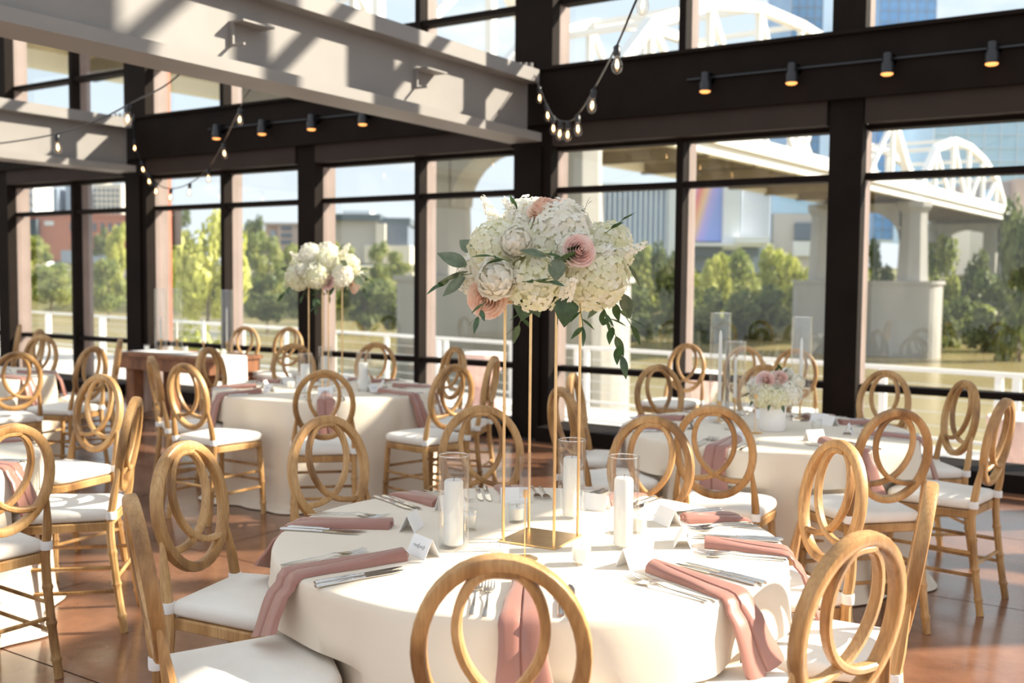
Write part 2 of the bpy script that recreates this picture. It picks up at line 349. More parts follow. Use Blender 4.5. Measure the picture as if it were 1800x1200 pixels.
# ------------------------------------------------------------------ string lights
bm_sock = MB().lathe([(.012, 0), (.019, -.008), (.019, -.05), (.016, -.058)], 10).mesh('socket', M['black'])
bm_bulb = MB().lathe([(.014, -.055), (.017, -.07), (.029, -.098), (.031, -.115), (.025, -.138), (.010, -.150), (.001, -.152)], 12, capb=False).mesh('bulb', M['bulb'])
bm_fil = MB().lathe([(.004, -.075), (.009, -.095), (.010, -.112), (.004, -.122)], 8).mesh('filament', M['filament'])
def string_lights(pts, bulbs, label):
    t = thing('string_lights', (0, 0, 0), label, 'string lights', group='bulb strings hung from the girders')
    P = crom(pts, 8); MB().tube(P, .006, 5).build('cable', M['black'], t)
    for fr in bulbs:
        p = P[min(len(P)-1, int(fr*(len(P)-1)))]
        s = link('socket', bm_sock, t, p, (rnd.uniform(-.15, .15), rnd.uniform(-.15, .15), 0)); b = link('bulb', bm_bulb, s); link('filament', bm_fil, s)
string_lights([(-4.95, 7.93, 3.34), (-4.71, 7.69, 3.09), (-4.3, 7.22, 2.77), (-3.84, 6.67, 2.62), (-3.47, 6.19, 2.6), (-3.1, 5.72, 2.66), (-2.53, 4.89, 2.68), (-2.23, 4.5, 2.78), (-2.03, 4.28, 2.88), (-1.5, 3.7, 3.2)],
    [.11, .17, .235, .28, .335, .43, .55, .667, .85], 'bulb string sagging beside the tall centre column')
string_lights([(-10.5, 7.94, 3.36), (-10.45, 7.91, 3.06), (-10.29, 7.88, 2.8), (-9.99, 7.85, 2.53), (-9.69, 7.82, 2.45), (-9.31, 7.77, 2.49), (-8.75, 7.54, 2.6), (-8.0, 7.09, 2.77), (-6.95, 6.35, 2.92), (-6.43, 5.97, 2.96), (-5.22, 5.4, 3.25)],
    [.1, .2, .25, .3, .4, .5, .6, .7, .8], 'bulb string sagging in front of the windows right of the far-left column')
string_lights([(-10.5, 4.2, 2.6), (-8.37, 4.44, 2.44), (-7.72, 4.62, 2.47), (-7.17, 4.74, 2.52), (-6.75, 4.78, 2.59), (-6.36, 4.81, 2.7), (-5.86, 4.78, 2.82), (-5.22, 4.82, 3.22)],
    [.43, .714], 'bulb string stretched across the sunlit far-left girder')


# ------------------------------------------------------------------ chairs
def back_y(z): return -.19-(z-.45)*.16
BN = Vector((0, 1, .16)).normalized()
def seat_outline(sx=1.0, grow=0.0, n=5):
    pts = [(-.165, -.185), (.165, -.185)]
    fr = []
    for i in range(n+1): a = R_(-10+100*i/n); fr.append((.115+.085*math.cos(a), .115+.085*math.sin(a)))
    right = [(.165, -.185)]+fr+[(0, .213)]
    left = [(-x, y) for x, y in reversed(right[:-1])]
    out = right+left
    return [(x*(1+grow/.2), y*(1+grow/.2)) for x, y in out]
def leg_mesh(path, z_nodes, r0, taper=9):
    P = crom(path, 8); rr = []
    for p in P:
        r = r0
        for z in z_nodes: r += .0042*math.exp(-((p.z-z)/.007)**2)
        rr.append(r)
    # extra rings at the nodes
    PP = []; RR = []
    for i in range(len(P)-1):
        PP.append(P[i]); RR.append(rr[i]); a, b = P[i], P[i+1]
        for z in z_nodes:
            for dz in (-.014, 0, .014):
                zz = z+dz
                if min(a.z, b.z) < zz < max(a.z, b.z):
                    t = (zz-a.z)/(b.z-a.z); PP.append(a.lerp(b, t)); RR.append(r0+(.0045 if dz == 0 else 0))
    PP.append(P[-1]); RR.append(rr[-1])
    o = sorted(range(len(PP)), key=lambda i: PP[i].z)
    PP = [PP[i] for i in o]; RR = [RR[i]*(1 if PP[q].z < taper else 1-.62*(PP[q].z-taper)/.13) for q, i in enumerate(o)]
    return MB().tube(PP, RR, 8)
def make_chair():
    t = link('oval_back_chair', None)
    N = 40; ring = []
    for i in range(N):
        a = 2*PI*i/N; z = .75+.185*math.sin(a); ring.append((.158*math.cos(a), back_y(z), z))
    MB().sweep(ring, rrect(.031, .034, .28, 2), ref=BN, closed=True).build('back_ring', M['chair'], t)
    strand = [(-.035, .914), (.03, .912), (.068, .872), (.084, .81), (.074, .745), (.042, .69), (0, .655), (-.055, .636), (-.118, .634)]
    for s in (1, -1):
        P = crom([(s*x, back_y(z)+.002*s, z) for x, z in strand], 4)
        MB().sweep(P, rrect(.020, .026, .25, 1), ref=BN).build('back_strand', M['chair'], t)
    for s in (-1, 1):
        leg_mesh([(s*.178, -.245, 0), (s*.170, -.215, .20), (s*.166, -.192, .42), (s*.166, back_y(.54), .54), (s*.152, back_y(.69), .69)], (.07, .20, .33), .0165, .56).build('leg', M['chair'], t)
        leg_mesh([(s*.185, .178, 0), (s*.180, .170, .2), (s*.172, .158, .42)], (.07, .20, .33), .0165).build('leg', M['chair'], t)
        for z in (.17, .27):
            MB().tube([(s*.173, -.215, z), (s*.180, .168, z+.0)], .0085, 6).build('stretcher', M['chair'], t)
        MB().lathe([(.0205, .468), (.0215, .474), (.0215, .495), (.0205, .50)], 10, (s*.1665, back_y(.48)-.002, 0)).build('cushion_tie', M['white'], t)
    for y, z, w in ((.170, .21, .18), (.168, .30, .178), (-.212, .22, .17)):
        MB().tube([(-w, y, z), (w, y, z)], .0085, 6).build('stretcher', M['chair'], t)
    o = seat_outline(); f = MB()
    n = len(o)
    vs = []
    for z, k in ((.418, .965), (.422, 1.0), (.450, 1.0), (.455, .975)): vs += [(x*k, y*k, z) for x, y in o]
    fs = [tuple(range(n))[::-1], tuple(range(3*n, 4*n))]+[(l*n+i, l*n+(i+1) % n, (l+1)*n+(i+1) % n, (l+1)*n+i) for l in range(3) for i in range(n)]
    f.add(vs, fs).build('seat_frame', M['chair'], t)
    c = MB(); vs = []; lay = ((.456, .90), (.459, .97), (.470, 1.015), (.487, 1.02), (.499, .995), (.507, .93), (.514, .72), (.518, .35))
    for z, k in lay: vs += [(x*k*.985, y*k*.985, z) for x, y in o]
    m_ = len(lay); fs = [tuple(range(n))[::-1], tuple(range((m_-1)*n, m_*n))]+[(l*n+i, l*n+(i+1) % n, (l+1)*n+(i+1) % n, (l+1)*n+i) for l in range(m_-1) for i in range(n)]
    c.add(vs, fs).build('seat_cushion', M['cushion'], t)
    return t
chair0 = make_chair()
index_kids()
TA, TB, TC, TD, TE = Vector((-1.61, 2.59)), Vector((-4.97, 5.29)), Vector((-1.80, 5.23)), Vector((-7.85, 4.25)), Vector((-4.58, 2.03))
CH = [  # back-top x, y, what it faces, label
 (-1.041, 1.577, TA, 'oval-back wooden chair nearest the camera, seen squarely from behind', 0),
 (-2.038, 1.518, TA, 'oval-back wooden chair seen edge-on at the lower left of the near table', -10),
 (-2.583, 2.116, TA, 'oval-back wooden chair with shaded cushion at the left of the near table', -13),
 (-2.649, 2.819, TA, 'oval-back chair at the back left of the near table, behind rolled napkins', 0),
 (-2.364, 3.425, TA, 'shaded oval-back chair directly behind the left glass candle of the near table', 0),
 (-1.661, 3.561, TA, 'oval-back chair directly behind the right glass candle of the near table', 0),
 (-.908, 3.375, TA, 'oval-back chair at the right rear of the near table, cushion in shade', 0),
 (-.518, 2.790, TA, 'oval-back chair seen edge-on at the right of the near table', 0),
 (-.527, 2.149, TA, 'oval-back chair at the lower right, its ring lit pale from behind', 0),
 (-1.601, 4.006, TC, 'oval-back chair at the front left of the low-vase table', 0),
 (-.949, 4.359, TC, 'oval-back chair at the front right of the low-vase table', 0),
 (-.938, 5.870, TC, 'oval-back chair at the right rear of the low-vase table', 0),
 (-.640, 5.050, TC, 'oval-back chair seen edge-on at the right end of the low-vase table', 0),
 (-1.433, 6.259, TC, 'oval-back chair at the far right of the low-vase table, before the water view', 0),
 (-2.146, 6.194, TC, 'oval-back chair right behind the low white flower vase', 0),
 (-2.674, 5.762, TC, 'shaded oval-back chair at the back left of the low-vase table', 0),
 (-2.467, 4.239, TC, 'nearer of two edge-on chairs left of the low-vase table', 0),
 (-2.797, 4.928, TC, 'farther of two edge-on chairs left of the low-vase table', 0),
 (-3.375, 7.87, Vector((-3.55, 6.0)), 'oval-back chair against the window, left of the tall glass cylinders', 0),
 (-2.89, 7.87, Vector((-2.9, 6.0)), 'oval-back chair against the window, between the tall glass cylinders', 0),
 (-2.48, 7.86, Vector((-2.3, 6.0)), 'oval-back chair against the window, behind the rightmost tall glass cylinder', 0),
 (-3.961, 4.216, TB, 'oval-back chair squarely from behind at the front of the far-stand table', 0),
 (-5.52, 4.282, TB, 'edge-on oval-back chair left of the far-stand table, before the farm table', 0),
 (-4.901, 4.03, Vector((-4.9, 5.3)), 'oval-back chair with sunlit cushion at the front left of the far-stand table', 0),
 (-5.884, 5.055, TB, 'oval-back chair at the left rear of the far-stand table', 0),
 (-5.757, 5.780, TB, 'oval-back chair behind the glass candle at the back of the far-stand table', 0),
 (-5.357, 6.30, TB, 'oval-back chair at the back of the far-stand table, under the window rail', 0),
 (-3.626, 4.981, TB, 'oval-back chair with cushion showing at the right of the far-stand table', 0),
 (-4.578, 6.30, TB, 'oval-back chair at the right rear of the far-stand table', 0),
 (-3.827, 5.706, TB, 'edge-on oval-back chair right of the far-stand table, beside the tall column', 0),
 (-8.107, 7.465, Vector((-7.75, 6.4)), 'left of two chairs behind the wooden farm table', 0),
 (-7.64, 7.62, Vector((-7.3, 6.4)), 'right of two chairs behind the wooden farm table', 0),
 (-6.46, 3.955, TD, 'oval-back chair from behind at the front of the far-left table', 0),
 (-8.149, 5.222, TD, 'dark oval-back chair on the far side of the far-left table', 0),
 (-6.58, 4.615, TD, 'oval-back chair with its cushion showing at the right of the far-left table', 0),
 (-7.18, 5.28, TD, 'oval-back chair with only its tip showing behind another chair, far left', 0),
 (-9.987, 6.151, Vector((-10.6, 5.3)), 'sunlit oval-back chair by the window at the far-left edge', 0),
 (-9.024, 5.756, Vector((-10.0, 5.0)), 'edge-on chair right behind the dark chair at the far left', 0),
 (-4.682, 3.332, TE, 'oval-back chair facing the left-edge table, inner loop crossing low', 0),
 (-3.690, 2.788, TE, 'edge-on oval-back chair between the left-edge table and the near table', 2),
 (-3.342, 2.020, TE, 'oval-back chair cut off by the left edge, back towards the camera', 0),
]
first = True
for x, y, tgt, label, adj in CH:
    c = chair0 if first else copy_tree(chair0); first = False
    d = (tgt-Vector((x, y))).normalized(); ang = math.atan2(d.y, d.x)+R_(adj)
    c.rotation_euler = (0, 0, ang-PI/2)
    c.location = (x+math.cos(ang)*.27, y+math.sin(ang)*.27, .0005)
    tag(c, label, 'chair', 'oval-back wooden chairs')

# ------------------------------------------------------------------ round tables with cloths
ZTAB = .693; RT = .745  # tables and tableware scaled up about the camera, baked into positions and sizes
SEATS = [(o.location.copy(), o.rotation_euler.z) for o in COL.objects if o.name.startswith('oval_back_chair')]
def dent(c, x, y, z):                    # the cloth gives way to chair seats pushed under the table
    if z > .525 or z < .405: return (x, y, z)
    for loc, rz in SEATS:
        dx, dy = c.x+x-loc.x, c.y+y-loc.y
        if dx*dx+dy*dy > .25: continue
        lx = dx*math.cos(rz)+dy*math.sin(rz); ly = -dx*math.sin(rz)+dy*math.cos(rz)
        lim = .226
        if abs(lx) < .212 and -.22 < ly < lim:
            s = lim-ly; s *= 1 if abs(lx) < .200 else (.212-abs(lx))/.012
            x += -math.sin(rz)*s; y += math.cos(rz)*s
    return (x, y, z)
def table(c, label, clabel, seed):
    t = thing('round_table', (c.x, c.y, 0), label, 'table', group='round banquet tables')
    MB().lathe([(RT-.02, .658), (RT-.004, .662), (RT-.004, .684), (RT-.02, .687)], 40).build('tabletop', M['farm'], t)
    MB().lathe([(.28, 0), (.27, .03), (.05, .06), (.045, .64), (.15, .658)], 20).build('pedestal', M['black'], t)
    r = random.Random(seed); n = 176; vs = [(0, 0, ZTAB)]; fs = []; rings = []
    ph = [r.uniform(0, 6.28) for _ in range(6)]
    def fold(a): return .62*math.sin(9*a+ph[0]+.9*math.sin(2*a+ph[1]))+.30*math.sin(6*a+ph[2])+.22*math.sin(17*a+ph[3]+math.sin(3*a+ph[4]))
    prof = [(.35, .6935, 0), (.9, .6935, 0), (.985, .693, 0), (1.0, .6905, 0)]
    for k, z, am in prof: rings.append([(RT*k*math.cos(2*PI*i/n), RT*k*math.sin(2*PI*i/n), z) for i in range(n)])
    for z, out, am in ((.683, .005, .002), (.664, .008, .006), (.627, .010, .016), (.575, .012, .027), (.53, .014, .036), (.522, .014, .037), (.47, .016, .041), (.41, .017, .045), (.40, .017, .046), (.35, .019, .048), (.25, .022, .052), (.15, .026, .055), (.07, .032, .058), (.02, .042, .060), (.006, .07, .062)):
        ring = []
        for i in range(n):
            a = 2*PI*i/n; q = RT+out+am*fold(a); ring.append(dent(c, q*math.cos(a), q*math.sin(a), z))
        rings.append(ring)
    for ring in rings: vs += ring
    fs += [(0, 1+i, 1+(i+1) % n) for i in range(n)]
    for l in range(len(rings)-1):
        for i in range(n): b = 1+l*n; fs.append((b+i, b+n+i, b+n+(i+1) % n, b+(i+1) % n))
    cl = MB().add(vs, fs).build('tablecloth', M['cloth']); cl.location = (c.x, c.y, 0); cl.data.set_sharp_from_angle(angle=R_(80))
    tag(cl, clabel, 'tablecloth', 'ivory floor-length tablecloths')
table(TA, 'round banquet table in the foreground under the tall gold flower stand', 'ivory floor-length cloth on the foreground table', 1)
table(TB, 'round banquet table left of centre under the farther flower stand', 'ivory floor-length cloth on the table with the farther flower stand', 2)
table(TC, 'round banquet table on the right carrying the low white flower vase', 'ivory floor-length cloth on the table with the low flower vase', 3)
table(TD, 'round banquet table at the far left behind two chairs', 'ivory floor-length cloth on the small-looking far-left table', 4)
table(TE, 'round banquet table cut off by the left edge of the picture', 'ivory floor-length cloth on the table cut off at the left edge', 5)

# ------------------------------------------------------------------ place settings
ZC = .6942
def napkin(c, ang, off, r_in, hang, label, w0=.081, w1=.108, twist=0.0, open_end=True):
    """satin napkin laid radially on the cloth, its tail hanging over the edge"""
    e = Vector((math.cos(ang), math.sin(ang), 0)); s = Vector((-math.sin(ang), math.cos(ang), 0))
    o = thing('napkin', (c.x, c.y, ZC), label, 'napkin', group='dusty rose satin napkins')
    path = []; nrm = []; wid = []; hei = []
    n1 = 9
    for i in range(n1):
        t = i/(n1-1); r = r_in+(RT-.015-r_in)*t
        path.append(e*r+s*(off*(1-t)+twist*t)); nrm.append(Vector((0, 0, 1))); wid.append(w0*(.80+.2*t)+(w1-w0)*t); hei.append(.030*(1-t)+.012*t)
    for k, a in enumerate((30, 60, 85)):
        aa = R_(a); path.append(e*(RT-.015+.030*math.sin(aa))+s*twist+Vector((0, 0, -.030*(1-math.cos(aa))))); nrm.append(e*math.sin(aa)+Vector((0, 0, math.cos(aa)))); wid.append(w1*1.02); hei.append(.012)
    if hang > 0:
        m = 7
        for i in range(1, m+1):
            t = i/m; path.append(e*(RT+.028+.052*t)+s*(twist+.02*t*t)+Vector((0, 0, -.030-hang*t))); nrm.append(e); wid.append(w1*(1.02+.30*t)); hei.append(.012+.006*t)
    us = [-.5, -.49, -.44, -.34, -.20, -.08, -.04, 0, .14, .28, .40, .47, .49, .5]
    flat = [0, .55, .80, .85, .80, .70, .32, .78, .95, 1.0, .90, .70, .45, 0]
    b = MB(); vs = []; k = len(us)
    for i, p in enumerate(path):
        tg = (path[min(i+1, len(path)-1)]-path[max(i-1, 0)]).normalized(); sd = nrm[i].cross(tg).normalized(); mixr = max(0, 1-i/6)
        wv = 1+.04*math.sin(i*1.3+ang*5)
        for u, hf in zip(us, flat):
            hr = math.sqrt(max(0, 1-(1.9*u)**2))*.95+.05 if abs(u) < .5 else 0
            vs.append(p+sd*(u*wid[i]*wv)+nrm[i]*((hf*(1-mixr)+hr*mixr)*hei[i]))
    fs = [(i*k+q, (i+1)*k+q, (i+1)*k+(q+1) % k, i*k+(q+1) % k) for i in range(len(path)-1) for q in range(k)]
    fs += [tuple(range(k)), tuple((len(path)-1)*k+q for q in range(k))[::-1]]
    b.add(vs, fs); ob = b.build('folded_cloth', M['rose'], o)
    if open_end:                       # the rolled layers showing at the inner end
        r = MB(); sp = []
        for i in range(22):
            a = i*.52; q = .3+.7*i/21; sp.append(e*(r_in-.0015)+s*(off+(w0*.16)+q*w0*.26*math.cos(a))+Vector((0, 0, .013+q*.011*math.sin(a))))
        r.tube(sp, .0016, 4).build('rolled_end', M['rose'], o)
def fork_parts():
    h = MB()
    P = [(0, -.105, .0015), (0, -.06, .004), (0, 0, .006), (0, .035, .010), (0, .055, .006)]
    h.sweep(crom(P, 4), rrect(1, 1, .4, 1), ref=(0, 0, 1), scales=[((.011-.006*min(1, i/8)) if i < 13 else .006, .0026) for i in range(17)])
    g = MB()
    g.add([(-.006, .052, .006), (.006, .052, .006), (.0125, .072, .003), (.0125, .086, .003), (-.0125, .086, .003), (-.0125, .072, .003), (-.006, .052, .008), (.006, .052, .008), (.0125, .072, .005), (.0125, .086, .005), (-.0125, .086, .005), (-.0125, .072, .005)],
          [(5, 4, 3, 2, 1, 0), (6, 7, 8, 9, 10, 11), (0, 1, 7, 6), (1, 2, 8, 7), (2, 3, 9, 8), (3, 4, 10, 9), (4, 5, 11, 10), (5, 0, 6, 11)])
    for q in range(4):
        x = -.0107+.0071*q
        g.sweep([(x, .085, .004), (x, .105, .005), (x*.96, .128, .010)], rrect(1, 1, .3, 1), ref=(0, 0, 1), scales=[(.0034, .0022), (.0032, .0022), (.0016, .0016)])
    return h.mesh('handle', M['steel']), g.mesh('tines', M['steel'])
def knife_parts():
    h = MB().sweep([(0, -.115, .005), (0, -.105, .0055), (0, -.02, .006), (0, 0, .005), (0, .012, .0055)], rrect(1, 1, .42, 2), ref=(0, 0, 1), scales=[(.013, .007), (.0155, .009), (.012, .0085), (.009, .006), (.012, .007)])
    b = MB(); ol = [(-.008, .010), (.006, .010), (.008, .04), (.0085, .085), (.003, .112), (-.004, .121), (-.008, .10)]
    b.prism(ol, .0045, .0062)
    return h.mesh('handle', M['steel']), b.mesh('blade', M['steel'], False)
FH, FT = fork_parts(); KH, KB = knife_parts()
def fork(p, ang, label, group='silver table forks'):
    t = thing('fork', (p.x, p.y, ZC), label, 'fork', ang-PI/2, group); t.scale = (1.08,)*3; link('handle', FH, t); link('tines', FT, t)
def knife(p, ang, label, group='silver table knives'):
    t = thing('knife', (p.x, p.y, ZC-.002), label, 'knife', ang-PI/2, group); t.scale = (1.08,)*3; link('handle', KH, t); link('blade', KB, t)
def card_mesh():
    b = MB(); w, h, d = .045, .048, .024; th = .0012
    for s in (1, -1):
        vs = [(-w, s*d, 0), (w, s*d, 0), (w, 0, h), (-w, 0, h), (-w, s*(d-th*2), 0), (w, s*(d-th*2), 0), (w, 0, h-th*1.6), (-w, 0, h-th*1.6)]
        b.add(vs, [(0, 1, 2, 3), (7, 6, 5, 4), (0, 4, 5, 1), (1, 5, 6, 2), (2, 6, 7, 3), (3, 7, 4, 0)])
    return b.mesh('folded_card', M['card'], False)
CM = card_mesh()
def script_mesh(seed):
    r = random.Random(seed); pts = []; x = -.028
    slope = .024/.048
    n = 26
    for i in range(n):
        x = -.026+.052*i/(n-1)+.0016*math.sin(i*2.1)
        z = .024+.0042*math.sin(i*1.9+r.uniform(-.5, .5))*(1.7 if i in (1, 2, 13, 14) else .75)
        pts.append((x, .024-z*slope+.0009, z))
    return MB().tube(crom(pts, 2), .0003, 4).mesh('lettering', M['ink'])
SM = [script_mesh(i) for i in range(4)]
def card(p, ang, label, i=0, front=True):
    t = thing('place_card', (p.x, p.y, ZC), label, 'place card', ang, 'white tent place cards'); t.scale = (1.08,)*3; c = link('folded_card', CM, t)
    link('lettering', SM[i % 4], c)
def polar(c, r, a, off=0.0): return Vector((c.x+r*math.cos(a)-off*math.sin(a), c.y+r*math.sin(a)+off*math.cos(a)))
def setting(c, deg, where, hang=.24, r_in=.45, noff=0.0, i=0, cards=True, tw=0.0, skew=0.0, foff=.088, koff=.086, coff=0.0):
    a = R_(deg); r_in *= 1.08
    napkin(c, a, noff, r_in, hang, 'dusty rose satin napkin laid at the '+where, twist=tw)
    # a seated guest looks towards -e : forks on the guest's left (= +off side seen from outside is mirrored)
    inn = a+PI+skew
    for q, nm in ((0, 'inner'), (1, 'outer')):
        fork(polar(c, .622+.011*(q == 0), a, -foff-.031*q), inn, 'silver fork at the %s, %s of the two' % (where, nm))
        knife(polar(c, .622-.011*(q == 0), a, koff+.028*q), inn, 'silver knife at the %s, %s of the two' % (where, nm))
    if cards: card(polar(c, r_in-.065, a, coff), a-PI/2, 'white folded place card at the '+where, i)
A_ = 'near table'
for deg, wh, hang, r_in, i, tw in ((-59, 'front seat of the near table', .20, .43, 0, 0), (-111, 'front left seat of the near table', .11, .40, 1, -.03), (-160, 'left seat of the near table', .11, .40, 2, .03), (159, 'back left seat of the near table', .2, .46, 3, 0),
    (128, 'back seat by the stand, near table', .2, .50, 0, 0), (92, 'back seat behind a candle, near table', .2, .47, 1, 0), (55, 'right rear seat of the near table', .22, .50, 2, 0), (23, 'right seat of the near table', .13, .48, 3, -.02), (-14, 'front right seat of the near table', .14, .44, 0, -.02)):
    setting(TA, deg, wh, hang, r_in, i=i, tw=tw, cards=(deg != -59))
nine = ['front', 'front left', 'left', 'rear left', 'back left', 'back right', 'rear right', 'right', 'front right']
for deg, w in zip((-46, -109, -146, 173, 142, 116, 89, 46, 4), ['front', 'front left', 'left', 'rear left', 'back left', 'back centre', 'back right', 'rear right', 'right']):
    setting(TB, deg, w+' seat of the far-stand table', .18, .44, coff=.09 if deg == 142 else 0)
for deg, w in zip((-88, -143, 177, 139, 111, 82, 55, 10, -37), ['front', 'front left', 'left', 'rear left', 'back left', 'back right', 'rear right', 'right', 'front right']):
    setting(TC, deg, w+' seat of the low-vase table', .18, .44, coff={139: .11, 82: -.11}.get(deg, 0))
for deg, w in ((-14, 'front'), (14, 'right'), (52, 'back right')):
    setting(TD, deg, w+' seat of the far-left table', .20, .44)
for deg, w in ((-9, 'front'), (26, 'right'), (84, 'back')):
    setting(TE, deg, w+' seat of the left-edge table', .18, .44)

# ------------------------------------------------------------------ candles and glass
def cyl_vase(p, r, h, label, z=ZC):
    t = thing('glass_cylinder', (p[0], p[1], z), label, 'vase', group='clear glass cylinder vases')
    th = .0028
    MB().lathe([(r*.2, 0), (r-.003, 0), (r, .003), (r, h-.001), (r-th/2, h), (r-th, h-.001), (r-th, .012), (r-th-.004, .008), (.001, .008)], 32, capb=True, capt=False).build('glass_wall', M['glass'], t)
    MB().tube([(( r-th/2)*math.cos(2*PI*i/32), (r-th/2)*math.sin(2*PI*i/32), h) for i in range(32)], .0016, 6, closed=True).build('rim', M['rim'], t)
def pillar(p, r, h, label, z=ZC+.0085):
    t = thing('pillar_candle', (p[0], p[1], z), label, 'candle', group='white pillar candles')
    MB().lathe([(r-.003, 0), (r, .003), (r, h-.006), (r-.004, h), (r*.6, h-.002), (.001, h-.004)], 28, capt=False).build('wax', M['wax'], t)
    MB().tube([(0, 0, h-.005), (.001, 0, h+.004), (.003, .001, h+.010)], .0009, 5).build('wick', M['ink'], t)
def votive(p, label, clabel, z=ZC):
    t = thing('votive_glass', (p[0], p[1], z), label, 'votive', group='small glass votives'); t.scale = (1.08,)*3
    r = .024; MB().lathe([(.003, 0), (r-.002, 0), (r, .004), (r*1.12, .058), (r*1.12-.0018, .0585), (r-.0018, .010), (.001, .008)], 24, capt=False).build('glass_wall', M['glass'], t)
    c = thing('votive_candle', (p[0], p[1], z+.0095), clabel, 'candle', group='white votive candles'); c.scale = (1.08,)*3
    MB().lathe([(r-.005, 0), (r-.003, .002), (r-.001, .034), (r-.004, .036), (.001, .0355)], 20, capt=False).build('wax', M['wax'], c)
    MB().tube([(0, 0, .035), (0, .001, .042)], .0008, 5).build('wick', M['ink'], c)
for p, h, ch, w in (((-1.722, 2.362), .245, .172, 'left of the gold flower stand'), ((-1.626, 2.873), .235, .175, 'behind the gold flower stand'), ((-1.319, 2.633), .245, .180, 'right of the gold flower stand')):
    cyl_vase(p, .0443, h*1.08, 'clear glass cylinder vase standing '+w); pillar(p, .0275, ch*1.08, 'white pillar candle in the glass '+w)
for p, w in (((-1.515, 2.29), 'left front of the stand'), ((-1.334, 2.415), 'right front of the stand'), ((-1.739, 2.722), 'back of the stand, nearest the centre column'), ((-1.806, 2.555), 'left side, half hidden by a candle vase'), ((-1.363, 2.823), 'right side, half hidden by a candle vase')):
    votive(p, 'small glass votive on the near table, '+w, 'white candle in the votive, '+w)
for p, w in (((-4.86, 4.99), 'front left'), ((-4.644, 5.324), 'right'), ((-5.227, 5.573), 'rear')):
    cyl_vase(p, .0486, .26, 'clear glass cylinder on the far-stand table, '+w+' one'); pillar(p, .030, .184, 'white pillar candle on the far-stand table, '+w+' one')
for p, w in (((-4.709, 5.098), 'front'), ((-5.119, 5.119), 'left'), ((-4.817, 5.562), 'rear')):
    votive(p, 'small glass votive on the far-stand table, '+w+' one', 'white votive candle on the far-stand table, '+w+' one')
def taper(p, z0, h, label, holder=.10):
    t = thing('taper_candle', (p[0], p[1], z0), label, 'candle', group='white taper candles in gold holders')
    MB().lathe([(.030, 0), (.030, .004), (.006, .008), (.005, holder-.02), (.014, holder-.015), (.014, holder+.008), (.011, holder+.01)], 16).build('holder', M['gold'], t)
    MB().lathe([(.011, holder+.008), (.0085, holder+h-.02), (.004, holder+h), (.001, holder+h+.004)], 14).build('wax', M['wax'], t)
for p, h, ch, w in (((-2.084, 5.292), .55, .36, 'tall left-hand'), ((-2.068, 5.481), .40, .22, 'shorter left-hand'), ((-1.755, 5.654), .53, .32, 'tall right-hand')):
    cyl_vase(p, .056, h*1.08, w+' glass cylinder on the low-vase table'); taper(p, ZC+.0085, ch*1.08, 'white taper candle inside the '+w+' glass cylinder')
for p, w in (((-1.555, 5.292), 'right of the vase'), ((-1.944, 5.076), 'left of the vase')):
    votive(p, 'small glass votive on the low-vase table, '+w, 'white votive candle on the low-vase table, '+w)

# ------------------------------------------------------------------ gold stands and table number
def stand(c, rz, label):
    t = thing('flower_stand', (c[0], c[1], ZC), label, 'flower stand', rz, 'tall gold flower stands'); t.scale = (1.08,)*3
    MB().box((-.085, -.085, 0), (.085, .085, .005)).build('base_plate', M['gold'], t, smooth=False)
    MB().box((-.085, -.085, .645), (.085, .085, .650)).build('top_plate', M['gold'], t, smooth=False)
    for sx in (-1, 1):
        for sy in (-1, 1): MB().tube([(sx*.076, sy*.076, .004), (sx*.076, sy*.076, .646)], .0042, 8).build('rod', M['gold'], t)
stand((-1.564, 2.583), R_(5), 'tall gold flower stand of four rods on the near table')
stand((-4.99, 5.324), R_(-12), 'tall gold flower stand of four rods on the farther left table')
def sign(p, h0, w, h, rz, label):
    t = thing('table_sign', (p[0], p[1], ZC), label, 'table sign', rz); t.scale = (1.08,)*3
    MB().lathe([(.034, 0), (.034, .003), (.028, .006), (.004, .008)], 24).build('base', M['gold'], t)
    MB().tube([(0, 0, .006), (0, 0, h0+.015)], .0018, 6).build('stem', M['gold'], t)
    MB().box((-w/2, -.0015, h0), (w/2, .0015, h0+h)).build('panel', M['acrylic'], t, smooth=False)
    MB().box((-.006, -.004, h0-.006), (.006, .004, h0+.012)).build('clip', M['gold'], t, smooth=False)
sign((-1.484, 2.367), .165, .075, .105, R_(100), 'slim gold table sign with clear panel on the near table')
sign((-1.787, 5.03), .17, .075, .10, R_(60), 'slim gold table sign with clear panel before the low vase')

